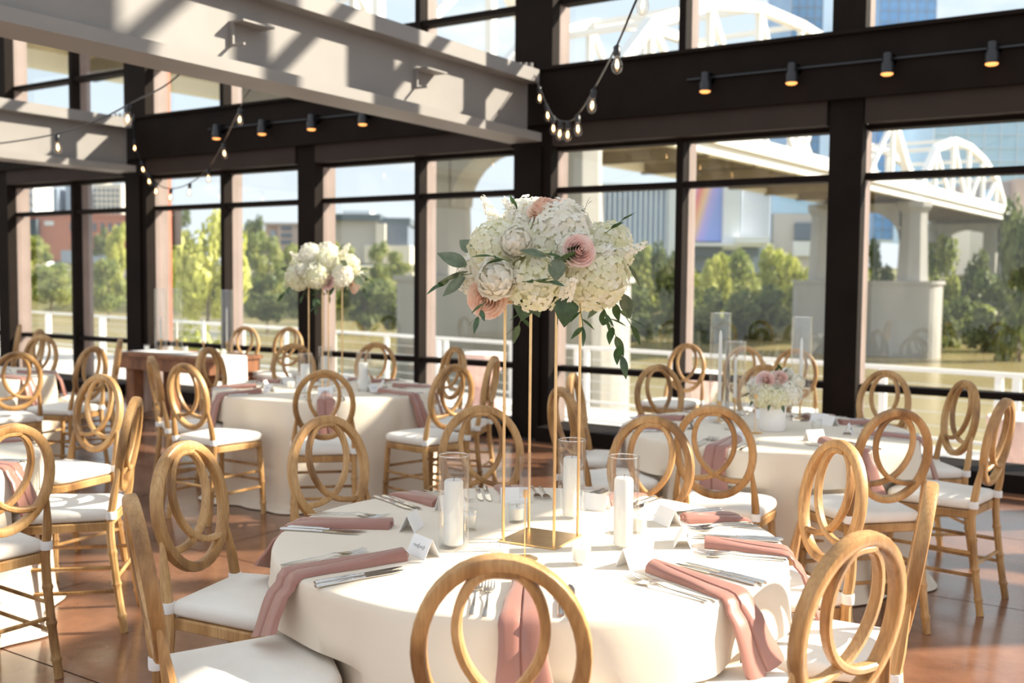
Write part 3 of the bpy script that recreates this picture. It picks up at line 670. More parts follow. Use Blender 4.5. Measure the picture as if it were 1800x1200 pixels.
# ------------------------------------------------------------------ flowers
def frame_to(n, spin=0.0):
    q = Vector(n).to_track_quat('Z', 'Y'); return (q @ Quaternion((0, 0, 1), spin))
def petal(b, base, d, n, L, w, curl):
    """one petal strip: base point, outward direction d, normal n"""
    s = d.cross(n).normalized(); vs = []
    for i, (t, k) in enumerate(((0, .25), (.45, 1.0), (.85, .75), (1.0, .2))):
        p = base+d*(L*t)+n*(curl*L*t*t)
        vs += [p-s*(w*k/2)+n*(.10*w*k), p+n*0, p+s*(w*k/2)+n*(.10*w*k)]
    b.add(vs, [(i*3+j, i*3+j+1, (i+1)*3+j+1, (i+1)*3+j) for i in range(3) for j in range(2)])
def hydrangea_mesh(seed, m):
    r = random.Random(seed); b = MB(); n = 150; ga = PI*(3-5**.5)
    for i in range(n):
        z = 1-2*(i+.5)/n*.86; q = math.sqrt(max(0, 1-z*z)); a = ga*i
        nn = Vector((q*math.cos(a), q*math.sin(a), z)); rad = .88+.16*r.random(); c = nn*rad
        n2 = (nn+Vector((r.uniform(-.35, .35), r.uniform(-.35, .35), r.uniform(-.35, .35)))).normalized()
        t = n2.orthogonal().normalized(); t = Quaternion(n2, r.uniform(0, 6.28)) @ t
        for k in range(4):
            d = Quaternion(n2, k*PI/2) @ t; petal(b, c, d, n2, .17, .165, r.uniform(-.2, .35))
    b.lathe([(.001, -.75), (.45, -.65), (.76, -.2), (.80, .2), (.55, .62), (.2, .8), (.001, .84)], 12, capb=False, capt=False)
    return b.mesh('hydrangea', m)
def rose_mesh(seed, m, open_=1.0):
    r = random.Random(seed); b = MB(); NL = 7
    for L in range(NL):
        k = L/(NL-1); nP = (2, 3, 3, 3, 4, 4, 5)[L]; rad = (.07+.78*k**1.05)*open_; top = .66-.62*k**1.4; lip = .03+.30*k*k
        for j in range(nP):
            a0 = 2*PI*j/nP+L*.83+r.uniform(-.15, .15); span = 2*PI/nP*1.35; vs = []; nu, nv = 7, 6; hj = top+r.uniform(-.04, .04)
            for v in range(nv):
                t = v/(nv-1)
                for u in range(nu):
                    q = u/(nu-1)-.5; a = a0+q*span
                    rr = rad*(.30+.70*math.sin(min(1, t*1.25)*PI*.5))*(1+.06*q)+lip*max(0, t-.72)*2.2+.012*math.sin(9*a+L)*t
                    z = -.55+(hj+.55)*t-(abs(q)*2)**2.5*.20*t-lip*.5*max(0, t-.85)
                    vs.append((rr*math.cos(a), rr*math.sin(a), z))
            b.add(vs, [(v*nu+u, v*nu+u+1, (v+1)*nu+u+1, (v+1)*nu+u) for v in range(nv-1) for u in range(nu-1)])
    return b.mesh('rose', m)
def peony_mesh(seed, m):
    r = random.Random(seed); b = MB(); n = 70; ga = PI*(3-5**.5)
    for i in range(n):
        z = 1-2*(i+.5)/n*.72; q = math.sqrt(max(0, 1-z*z)); a = ga*i; nn = Vector((q*math.cos(a), q*math.sin(a), z))
        up = Vector((0, 0, 1)); d = (up-nn*up.dot(nn)); d = d.normalized() if d.length > .1 else nn.orthogonal().normalized()
        d = Quaternion(nn, r.uniform(-.5, .5)) @ d; s = d.cross(nn).normalized(); vs = []; nu, nv = 5, 4; R0 = .80+.20*r.random(); L = r.uniform(.50, .66); w = r.uniform(.46, .62)
        for v in range(nv):
            t = v/(nv-1)
            for u in range(nu):
                k = u/(nu-1)-.5; p = nn*R0-d*(L*.55)+d*(L*t)+s*(k*w*(.5+.7*math.sin(t*2.2)))
                p = p.normalized()*(R0*(.80+.16*t+.12*max(0, t-.6)*(1+math.sin(7*k+i))+.05*abs(k)*2)); vs.append(p)
        b.add(vs, [(v*nu+u, v*nu+u+1, (v+1)*nu+u+1, (v+1)*nu+u) for v in range(nv-1) for u in range(nu-1)])
    b.lathe([(.001, -.7), (.4, -.6), (.68, -.2), (.72, .2), (.45, .6), (.001, .72)], 12, capb=False, capt=False)
    return b.mesh('peony', m)
def leaf_mesh(m, w=.32, fold=.10, bend=-.15, name='leaf'):
    b = MB(); vs = []; n = 7
    for i in range(n):
        t = i/(n-1); k = math.sin(PI*min(1, t*.96+.03)**.8)*w/2; z = bend*t*t
        vs += [(-k, t, z+fold*k), (0, t, z), (k, t, z+fold*k)]
    b.add(vs, [(i*3+j, i*3+j+1, (i+1)*3+j+1, (i+1)*3+j) for i in range(n-1) for j in range(2)])
    return b.mesh(name, m)
def spike_mesh(seed):
    r = random.Random(seed); b = MB()
    for i in range(26):
        t = i/25; a = i*2.4; rad = .20*(1-.7*t); c = Vector((rad*math.cos(a), rad*math.sin(a), t)); n2 = Vector((math.cos(a), math.sin(a), .5)).normalized(); tt = n2.orthogonal().normalized()
        for k in range(4): petal(b, c, Quaternion(n2, k*PI/2+r.random()) @ tt, n2, .15*(1-.5*t), .14*(1-.5*t), .15)
    b.tube([(0, 0, -.4), (0, 0, .95)], .02, 5)
    return b.mesh('stock_spike', M['petal'])
HY = [hydrangea_mesh(1, M['petalg']), hydrangea_mesh(2, M['petal']), hydrangea_mesh(3, M['petalg'])]
RO = [rose_mesh(1, M['pink']), rose_mesh(2, M['peach']), peony_mesh(3, M['petal'])]
LF = leaf_mesh(M['leaf'], .36); LE = leaf_mesh(M['euca'], .78, .06, -.08, 'eucalyptus_leaf'); LB = leaf_mesh(M['leaf'], .85, .12, -.25, 'broad_leaf'); SP = spike_mesh(4)
def place(me, name, parent, p, n, size, spin=None):
    o = link(name, me, parent, p); o.rotation_mode = 'QUATERNION'; o.rotation_quaternion = frame_to(n, rnd.uniform(0, 6.28) if spin is None else spin); o.scale = (size,)*3; return o
def leafat(me, parent, p, d, size, roll=None):
    """leaf growing from p along d"""
    d = Vector(d).normalized(); up = Vector((0, 0, 1))
    s = d.cross(up); s = s.normalized() if s.length > .05 else Vector((1, 0, 0)); n = s.cross(d).normalized()
    m = Matrix((s, d, n)).transposed(); q = m.to_quaternion() @ Quaternion((0, 1, 0), rnd.uniform(-.7, .7) if roll is None else roll)
    o = link(me.name.split('.')[0], me, parent, p); o.rotation_mode = 'QUATERNION'; o.rotation_quaternion = q; o.scale = (size,)*3; return o
def V3(r, u, f): return RIGHT*r+FWD*f+Vector((0, 0, u))       # right, up, away
def big_arrangement(c, z, rz, label, seed, k=1.0):
    r = random.Random(seed)
    t = thing('flower_arrangement', (c[0], c[1], z), label, 'flowers', rz, 'tall white flower arrangements')
    MB().lathe([(.001, .0), (.075, .0), (.08, .05), (.05, .09), (.001, .11)], 16, capb=False, capt=False).build('foam_bowl', M['stem'], t)
    hy = [(.135, .065, -.08, .085, 0), (-.025, .055, -.13, .080, 2), (.04, .185, -.055, .080, 1), (-.125, .135, -.07, .075, 2), (-.04, .205, .03, .075, 1), (.17, .14, .03, .075, 0), (-.16, .07, .04, .075, 1), (.11, .06, .13, .085, 2), (-.06, .07, .15, .085, 0), (.03, .20, .11, .07, 1), (-.10, .16, .10, .07, 0), (.0, .12, -.03, .10, 0), (.075, .135, -.105, .055, 1)]
    for x, u, f, s, m in hy: place(HY[m], 'hydrangea', t, V3(x, u, f)*k, V3(x, u-.02, f), s*k)
    for x, u, f, s, m, n in ((.085, .130, -.165, .042, 0, (.25, .25, -1)), (-.005, .245, -.055, .045, 1, (-.3, .9, -.5)), (-.150, .005, -.115, .052, 1, (-.35, -.2, -1)), (-.122, .06, -.165, .058, 2, (-.35, .05, -1)), (-.075, .15, -.145, .048, 2, (-.1, .45, -1)), (.155, .115, -.10, .04, 2, (.6, .3, -.8)), (-.12, .03, .13, .05, 0, (-.4, .1, 1)), (.16, .08, .12, .05, 1, (.5, .2, 1)), (.02, .1, .2, .05, 2, (0, .2, 1))):
        place(RO[m], 'rose' if m < 2 else 'peony', t, V3(x, u, f)*k, V3(*n), s*k)
    for x, u, f, n in ((-.125, .20, -.03, (-.55, 1, -.1)), (.19, .12, -.06, (1, .42, -.3)), (-.06, .20, -.06, (-.6, .8, -.3)), (.05, .02, -.17, (.3, .6, -1)), (.12, .16, .1, (.6, .8, .7))):
        place(SP, 'stock_spike', t, V3(x, u, f)*k, V3(*n), .085*k)
    # foliage: sprays of leaves
    def spray(p, d, n, size, me=LF, droop=.3):
        p = Vector(p); d = Vector(d).normalized(); side = 1; pts = [p.copy()]
        for i in range(n):
            p = p+d*(size*.42); d = (d+Vector((0, 0, -droop*.22))).normalized(); pts.append(p.copy())
            s = d.cross(Vector((0, 0, 1))).normalized(); ld = (d*.6+s*side*.75+Vector((r.uniform(-.3, .3),)*3)).normalized(); side = -side
            leafat(me, t, p, ld, size*r.uniform(.8, 1.15))
        leafat(me, t, p, d, size)
        MB().tube(pts, .0012, 4).build('stem', M['stem'], t)
    spray(V3(.14, .0, -.10)*k, V3(.35, -.55, -.25), 6, .062*k, LF, .7)
    spray(V3(.17, .01, -.05)*k, V3(.5, -.45, .0), 4, .058*k, LF, .6)
    spray(V3(.09, -.005, -.12)*k, V3(.1, -.7, -.35), 3, .052*k, LF, .4)
    spray(V3(-.09, .10, -.19)*k, V3(-.3, .1, -.25), 3, .05*k, LF, .2)
    spray(V3(-.06, .05, -.20)*k, V3(.35, .05, -.2), 4, .045*k, LF, .3)
    spray(V3(-.15, .01, -.17)*k, V3(-.15, -.35, -.2), 3, .046*k, LF, .4)
    spray(V3(-.19, .07, -.08)*k, V3(-.5, -.1, -.1), 4, .05*k, LF, .4)
    spray(V3(.16, .18, -.05)*k, V3(.45, .35, 0), 3, .045*k, LF, .0)
    spray(V3(.10, .22, -.02)*k, V3(.15, .5, 0), 2, .035*k, LF, .0)
    spray(V3(-.07, .215, -.05)*k, V3(-.1, .35, -.1), 1, .05*k, LF, .3)
    spray(V3(-.03, .0, .12)*k, V3(-.3, -.5, .5), 4, .06*k, LF, .6)
    spray(V3(.14, .01, .14)*k, V3(.4, -.4, .5), 4, .06*k, LF, .6)
    spray(V3(.07, .10, -.17)*k, V3(-.35, .15, -.15), 2, .045*k, LF, .2)
    for p, d, s in (((-.20, .075, -.10), (-.8, -.25, -.1), .085), ((-.205, .09, -.07), (-.7, .35, 0), .085), ((-.21, .06, -.04), (-.75, -.55, .1), .08), ((.00, .115, -.19), (-.75, .2, -.15), .07), ((.03, .11, -.20), (-.1, -.8, -.1), .06), ((.22, .10, -.04), (.5, -.75, -.1), .075), ((.21, .02, -.02), (.35, -.85, 0), .07), ((-.18, .13, .05), (-.7, .5, .4), .07), ((.18, .1, .12), (.8, .2, .6), .07)):
        leafat(LE, t, V3(*p)*k, V3(*d), s*k)
    for p, d, s in (((-.045, .035, -.12), (-.1, -.85, -.3), .085), ((.055, .02, -.10), (.05, -.9, -.25), .085), ((-.02, .03, .10), (0, -.8, .5), .085), ((.10, .12, -.14), (-.55, .3, -.3), .06), ((.05, .10, -.17), (.2, .55, -.5), .05)):
        leafat(LB, t, V3(*p)*k, V3(*d), s*k)
    return t
big_arrangement((-1.564, 2.583), ZC+.7045, 0, 'large white hydrangea arrangement with pink roses on the near gold stand', 11, 1.08)
big_arrangement((-4.99, 5.324), ZC+.7045, R_(150), 'white and blush flower arrangement on the farther gold stand', 12, 1.08)
def low_arrangement(c):
    v = thing('white_vase', (c[0], c[1], ZC), 'low white ceramic vase on the right-hand table', 'vase'); v.scale = (1.08,)*3
    MB().lathe([(.055, 0), (.060, .006), (.062, .06), (.064, .148), (.060, .15), (.056, .145), (.055, .02), (.001, .015)], 28, capt=False).build('body', M['card'], v)
    t = thing('flower_arrangement', (c[0], c[1], ZC+.097), 'low white and blush flower arrangement in the white vase', 'flowers'); t.scale = (1.08,)*3
    for x, u, f, s, m in ((-.06, .085, -.05, .062, 0), (.06, .09, -.05, .06, 1), (0, .125, .0, .065, 1), (.03, .10, .07, .06, 2), (-.06, .1, .05, .06, 1), (0, .075, -.075, .05, 0)): place(HY[m], 'hydrangea', t, V3(x, u, f), V3(x, u-.03, f), s)
    for x, u, f, s, m, n in ((-.055, .16, -.06, .042, 0, (-.3, .6, -1)), (.02, .17, -.05, .036, 0, (.1, .6, -.9)), (.10, .14, -.03, .042, 2, (.7, .5, -.5)), (.07, .17, .03, .04, 2, (.4, 1, .1))): place(RO[m], 'rose', t, V3(x, u, f), V3(*n), s)
    for p, d, s in (((0, .18, -.02), (.2, .7, -.2), .06), ((.04, .18, 0), (.5, .6, 0), .06), ((-.11, .12, -.02), (-.8, .4, 0), .06), ((-.11, .09, -.02), (-.8, -.2, -.1), .06), ((-.10, .07, -.05), (-.5, -.6, -.3), .05), ((.02, .05, -.09), (.1, -.8, -.3), .045), ((-.04, .05, -.09), (-.2, -.7, -.3), .04), ((.03, .2, -.03), (-.4, .6, -.3), .05)): leafat(LF, t, V3(*p), V3(*d), s)
low_arrangement((-1.75, 5.184))

# ------------------------------------------------------------------ farm table with runner
def farm_table():
    x0, x1, y0, y1 = -8.96, -7.58, 6.53, 7.20
    t = thing('farm_table', (0, 0, 0), 'brown wooden farm table before the left windows', 'table')
    n = 5
    for i in range(n):
        a = y0+(y1-y0)*i/n; MB().box((x0, a+.002, 0.658), (x1, a+(y1-y0)/n-.002, .693)).build('plank', M['farm'], t, smooth=False)
    MB().box((x0+.02, y0+.02, .535), (x1-.02, y0+.05, .658)).build('apron', M['farm'], t, smooth=False)
    MB().box((x0+.02, y1-.05, .535), (x1-.02, y1-.02, .658)).build('apron', M['farm'], t, smooth=False)
    MB().box((x0+.02, y0+.05, .535), (x0+.05, y1-.05, .658)).build('apron', M['farm'], t, smooth=False)
    MB().box((x1-.05, y0+.05, .535), (x1-.02, y1-.05, .658)).build('apron', M['farm'], t, smooth=False)
    for x in (x0+.09, x1-.21):
        for y in (y0+.05, y1-.17): MB().box((x, y, 0), (x+.12, y+.12, .535)).build('leg', M['farm'], t, smooth=False)
    ym = .5*(y0+y1)
    b = MB(); P = [(x0-.02, .05), (x0-.02, .25), (x0-.018, .45), (x0-.015, .66), (x0-.01, .6955), (x0+.04, .6965), (x1-.04, .6965), (x1+.010, .6955), (x1+.018, .66), (x1+.03, .45), (x1+.03, .28)]
    k = 15; vs = []
    for x, z in P:
        for j in range(k): u = j/(k-1)-.5; vs.append((x+(.008*math.sin(j*1.7) if z < .66 else 0)*(1 if x > -8.2 else -1), 6.83+u*.29, z))
    fs = [(i*k+j, i*k+j+1, (i+1)*k+j+1, (i+1)*k+j) for i in range(len(P)-1) for j in range(k-1)]
    ru = b.add(vs, fs).build('table_runner', M['white']); sm = ru.modifiers.new('thickness', 'SOLIDIFY'); sm.thickness = .002
    tag(ru, 'white cloth runner draped along the wooden farm table', 'table runner')
    z = .6985
    for p, h, ch, w in (((-8.748, 6.912), .58, .22, 'left'), ((-8.662, 7.042), .58, .17, 'second'), ((-7.90, 7.03), .58, .32, 'right')):
        cyl_vase(p, .059, h*1.08, w+' tall glass cylinder on the wooden farm table', z); taper(p, z+.0085, ch*1.08, 'white taper candle in the '+w+' farm-table glass cylinder')
    taper((-8.23, 7.02), z, .24, 'bare white taper candle in the middle of the farm table')
    for p, w in (((-8.834, 6.804), 'far left'), ((-8.554, 6.869), 'left of centre'), ((-8.402, 6.934), 'centre')):
        votive(p, 'small glass votive on the wooden farm table, '+w, 'white votive candle on the wooden farm table, '+w, z)
    f = thing('flower_garland', (-7.95, 6.85, z), 'small white flower bunch at the right end of the farm table', 'flowers')
    for i in range(5): place(RO[2], 'rose', f, Vector((-.10+.07*i, .02*math.sin(i*2), .028)), Vector((.2*math.sin(i), -.4, 1)), .032)
    for i in range(4): leafat(LF, f, Vector((-.1+.07*i, -.03, .02)), Vector((math.sin(i*2), -.6, .1)), .05)
farm_table()

# ------------------------------------------------------------------ outside: terrace, rail, river, banks
ZD = -.80; ZW = -7.0
def rail_pt(lat, z=0.0): return loc2(lat, 19.6-.9*lat, z)
def poly(name, pts, z0, z1, m): return struct(MB().prism([(p.x, p.y) for p in pts], z0, z1).build(name, M[m], smooth=False))
ter = poly('terrace', [Vector((-45, 8.55, 0)), Vector((14, 8.55, 0)), rail_pt(17), rail_pt(-34), loc2(-60, 40)], ZD-.5, ZD, 'deck'); ter['label'] = 'pale concrete terrace outside the windows'
rv = struct(MB().add([loc2(-700, 5, ZW), loc2(400, 5, ZW), loc2(400, 500, ZW), loc2(-700, 500, ZW)], [(0, 1, 2, 3)]).build('river', M['water'], smooth=False)); rv['label'] = 'broad brown river beyond the terrace rail'
def bank():
    # far bank: waterline runs nearer on the right, farther on the left
    global BANK
    BANK = line = [(-420, 300), (-230, 262), (-90, 240), (-30, 200), (20, 165), (45, 150), (75, 138), (130, 125), (300, 110)]
    rows = []
    for off, z in ((0, ZW-1), (3, ZW+1.0), (14, -2.0), (30, 1.0), (80, 2.5), (420, 9)):
        rows.append([loc2(a, d+off, z) for a, d in line])
    n = len(line); vs = [v for r in rows for v in r]
    o = struct(MB().add(vs, [(i*n+j, i*n+j+1, (i+1)*n+j+1, (i+1)*n+j) for i in range(len(rows)-1) for j in range(n-1)]).build('far_bank', M['earth'])); o['label'] = 'sloping grassy far river bank'
bank()
nb = [loc2(-80, 34, 0), loc2(-34, 50.5, 0), rail_pt(-34), rail_pt(17), loc2(30, 5, 0)]
o = struct(MB().add([Vector((p.x, p.y, ZD-.4)) for p in (rail_pt(-40), rail_pt(18))]+[Vector((p.x, p.y, ZW-.5)) for p in (rail_pt(-40)+FWD*14+RIGHT*8, rail_pt(18)+FWD*9+RIGHT*8)], [(0, 1, 3, 2)]).build('near_bank', M['earth'])); o['label'] = 'earth slope below the terrace rail'
def railing():
    a, b = rail_pt(12), rail_pt(-32); d = (b-a); L = d.length; d.normalize()
    t = thing('terrace_railing', (a.x, a.y, ZD), 'white metal railing along the terrace edge above the river', 'railing', math.atan2(d.y, d.x))
    MB().box((0, -.05, 1.02), (L, .05, 1.08)).build('top_rail', M['rail'], t, smooth=False)
    MB().box((0, -.025, .08), (L, .025, .12)).build('bottom_rail', M['rail'], t, smooth=False)
    post = MB().box((-.05, -.03, 0), (.05, .03, 1.02)).mesh('post', M['rail'], False); n = int(L/1.75)
    for i in range(n+1):
        x = L*i/n; link('post', post, t, (x, 0, 0))
        if i % 2 == 0: link('post', post, t, (min(L, x+.22), 0, 0))
    for q in range(4):
        MB().tube([(0, 0, .28+.19*q), (L, 0, .28+.19*q)], .006, 4).build('cable', M['rail'], t)
railing()
tag(MB().box((-11.485, 8.85, ZD), (-11.21, 9.05, 7.5)).build('outdoor_post', M['rust'], smooth=False), 'red-brown steel post just outside the far-left column', 'post')
t = thing('outdoor_lantern', (-11.53, 9.32, 1.88), 'dark cylindrical lamp hanging outside next to the red post', 'lamp')
MB().lathe([(.105, 0), (.115, .01), (.115, .50), (.105, .52)], 20).build('shade', M['box'], t); MB().box((.06, -.29, .38), (.10, -.05, .42)).build('arm', M['box'], t, smooth=False)
def cocktail(px, dep, label):
    p = px_point(px, dep, ZD); t = thing('cocktail_table', p, label, 'table', group='cocktail tables on the terrace')
    MB().lathe([(.36, 1.04), (.37, 1.045), (.37, 1.065), (.36, 1.07)], 28).build('tabletop', M['white'], t)
    b = MB(); n = 48; vs = []
    prof = ((.365, 1.068, 0), (.375, 1.05, .004), (.36, .95, .01), (.24, .72, .02), (.11, .52, .012), (.20, .30, .03), (.34, .05, .05), (.37, .005, .055))
    for r, z, am in prof:
        for i in range(n): a = 2*PI*i/n; q = r+am*math.sin(a*12); vs.append((q*math.cos(a), q*math.sin(a), z))
    b.add(vs, [(l*n+i, l*n+(i+1) % n, (l+1)*n+(i+1) % n, (l+1)*n+i) for l in range(len(prof)-1) for i in range(n)]).build('pinched_cloth', M['blush'], t)
cocktail(848, 16.6, 'cocktail table with blush cloth outside, left of the tall column')
cocktail(1222, 13.6, 'cocktail table with blush cloth outside, behind the window chair')
cocktail(1822, 9.2, 'cocktail table with blush cloth outside at the right edge')

# ------------------------------------------------------------------ trees
def crown_mesh(seed, n, m, size):
    r = random.Random(seed); b = MB(); cl = []
    for i in range(13):
        a = r.uniform(0, 6.28); z = r.uniform(-.75, .8); q = math.sqrt(max(.05, 1-z*z))*r.uniform(.35, .75); cl.append((Vector((q*math.cos(a), q*math.sin(a), z)), r.uniform(.26, .44)))
    vs = []; fs = []
    for i in range(n):
        c, R = cl[r.randrange(len(cl))]; d = Vector((r.gauss(0, 1), r.gauss(0, 1), r.gauss(0, 1))).normalized(); p = c+d*R*r.uniform(.75, 1.05)
        nn = (d+Vector((r.uniform(-.7, .7), r.uniform(-.7, .7), r.uniform(-.7, .7)))).normalized(); t = nn.orthogonal().normalized(); t = Quaternion(nn, r.uniform(0, 6.28)) @ t; s = nn.cross(t); L = size*r.uniform(.7, 1.3); k = len(vs)
        vs += [p-t*L, p-s*L*.55, p+t*L, p+s*L*.55]; fs.append((k, k+1, k+2, k+3))
    for c, R in cl:
        k = len(vs); R *= .72
        base = [Vector(v)*R+c for v in ((1, 0, 0), (-1, 0, 0), (0, 1, 0), (0, -1, 0), (0, 0, 1), (0, 0, -1))]
        vs += base; fs += [tuple(k+q for q in f) for f in ((0, 2, 4), (2, 1, 4), (1, 3, 4), (3, 0, 4), (2, 0, 5), (1, 2, 5), (3, 1, 5), (0, 3, 5))]
    return b.add(vs, fs).mesh('crown', m, False)
CR = {'A': [crown_mesh(i, 2600, M['treeA'], .075) for i in (1, 2)], 'B': [crown_mesh(i, 2200, M['treeB'], .08) for i in (3, 4, 5)], 'C': [crown_mesh(i, 2200, M['treeC'], .08) for i in (6, 7)]}
trunk_me = MB().tube([(0, 0, 0), (.05, .02, .3), (-.03, 0, .65), (.02, .02, 1)], [.07, .055, .05, .03], 7).mesh('trunk', M['bark'])
def tree(px, dep, zbot, ztop, halfpx, kind, label, ground=None, group='trees on the far bank', i=0):
    g = ground if ground is not None else zbot-1; p = px_point(px, dep, g); w = halfpx*dep/FPX
    t = thing('tree', p, label, 'tree', group=group)
    zbot -= .22*(ztop-zbot); h = (ztop-zbot)/2; me = CR[kind][(i) % len(CR[kind])]
    link('crown', me, t, (0, 0, zbot+h-g), (0, 0, i*1.3), (w*1.02, w*1.02, h*1.05))
    th = zbot+h*1.2-g; link('trunk', trunk_me, t, (0, 0, 0), (0, 0, i), (w*.8, w*.8, th))
def zat(py, dep): return EYE+(495-py)/FPX*dep
def trees():
    tree(365, 29, zat(605, 29), zat(372, 29), 78, 'A', 'bright yellow-green sapling beyond the rail, left of the farther flowers', ZD-3, 'sapling by the terrace', 0)
    L = [(60, 190, 470, 424, 34, 'B', 'round green tree before the red brick building, far left'), (25, 170, 520, 445, 30, 'B', 'olive tree at the very left edge of the far bank'), (145, 180, 450, 408, 17, 'B', 'slim green tree before the red brick building'), (178, 185, 452, 412, 18, 'C', 'darker tree right of the slim green one, far left'), (208, 160, 500, 405, 22, 'A', 'yellow tree partly behind the far-left column'),
         (90, 150, 535, 480, 45, 'B', 'low olive bush row under the far-left road'), (190, 150, 540, 470, 36, 'B', 'low olive bush left of the far-left column'),
         (315, 200, 460, 382, 30, 'C', 'dark tree top left of the sapling'), (447, 230, 470, 390, 22, 'C', 'round dark tree left of the small brown building'), (468, 190, 500, 420, 34, 'B', 'green tree below the small brown building'), (505, 185, 490, 435, 30, 'B', 'green bush right below the small brown building'), (470, 150, 560, 495, 45, 'C', 'dark hedge at the water below the brown building'), (545, 150, 560, 492, 50, 'C', 'dark hedge at the water left of the farther stand'),
         (600, 200, 470, 430, 26, 'B', 'small tree below the concrete hall'), (665, 180, 490, 436, 20, 'B', 'upright green tree right of the farther flowers'), (700, 180, 490, 450, 24, 'B', 'olive bush beside the left bridge pier'), (640, 150, 570, 490, 60, 'C', 'broad dark hedge at the water right of the farther stand'), (700, 150, 570, 498, 40, 'C', 'dark hedge at the water left of the bridge pier'),
         (1075, 155, 590, 440, 40, 'B', 'tall green tree right of the large bouquet'), (1125, 158, 580, 425, 46, 'B', 'broad tall green tree below the striped blue building'), (1172, 155, 585, 432, 36, 'C', 'darker tall tree beside the thin mullion'), (1100, 145, 600, 510, 60, 'C', 'dark undergrowth at the water below the striped building'),
         (1222, 152, 560, 462, 28, 'B', 'green tree below the rainbow screen'), (1262, 150, 560, 452, 32, 'A', 'yellow-green tree below the white pillar building'), (1312, 150, 565, 445, 36, 'B', 'green tree below the dark striped block'), (1358, 148, 560, 440, 34, 'A', 'bright tree left of the right-hand bridge pier'), (1400, 148, 560, 448, 30, 'A', 'yellow tree against the right-hand bridge pier'), (1240, 142, 600, 510, 50, 'C', 'dark bushes at the water under the rainbow screen'), (1330, 140, 602, 505, 60, 'C', 'dark bushes at the water left of the right pier'),
         (1545, 140, 560, 425, 34, 'C', 'dark tree seen between the right pier shafts'), (1650, 138, 560, 418, 36, 'B', 'green tree just right of the right pier'), (1700, 136, 590, 445, 44, 'C', 'dark tree below the grey building on the right'), (1660, 130, 612, 520, 50, 'C', 'dark bushes at the water right of the pier'), (1755, 128, 612, 480, 60, 'C', 'dark bank of bushes near the right edge'), (1795, 96, 610, 350, 50, 'C', 'tall dark tree at the right edge of the picture')]
    for i, (px, dep, yb, yt, hp, k, lab) in enumerate(L):
        dep = dep+(0, 11, 5)[i % 3]+(6 if yt < 470 else 0)
        tree(px, dep, zat(yb, dep), zat(yt, dep), hp, k, lab, max(ZW, zat(yb, dep)-3), i=i)
trees()

def undergrowth():
    r = random.Random(31); vs = []; fs = []
    for c in range(520):
        lat = r.uniform(-235, 120); k = max(i for i in range(len(BANK)-1) if BANK[i][0] <= lat); (a, d0), (b, d1) = BANK[k], BANK[k+1]
        off = r.uniform(2, 27); z = -6+4*min(1, (off-3)/11) if off < 14 else -2+3*(off-14)/16; dep = d0+(d1-d0)*(lat-a)/(b-a)+off
        R = r.uniform(1.3, 3.0); ctr = loc2(lat, dep, z+R*.45)
        for q in range(48):
            d = Vector((r.gauss(0, 1), r.gauss(0, 1), abs(r.gauss(0, .8)))).normalized(); p = ctr+d*R*r.uniform(.7, 1.05); nn = (d+Vector((r.uniform(-.6, .6), r.uniform(-.6, .6), r.uniform(-.6, .6)))).normalized()
            t = Quaternion(nn, r.uniform(0, 6.28)) @ nn.orthogonal().normalized(); w = nn.cross(t); L = r.uniform(.30, .62); k2 = len(vs)
            vs += [p-t*L, p-w*L*.6, p+t*L, p+w*L*.6]; fs.append((k2, k2+1, k2+2, k2+3))
    o = MB().add(vs, fs).build('undergrowth', M['treeB'], smooth=False); tag(o, 'tangled green undergrowth along the far bank waterline', 'undergrowth', kind='stuff')
undergrowth()

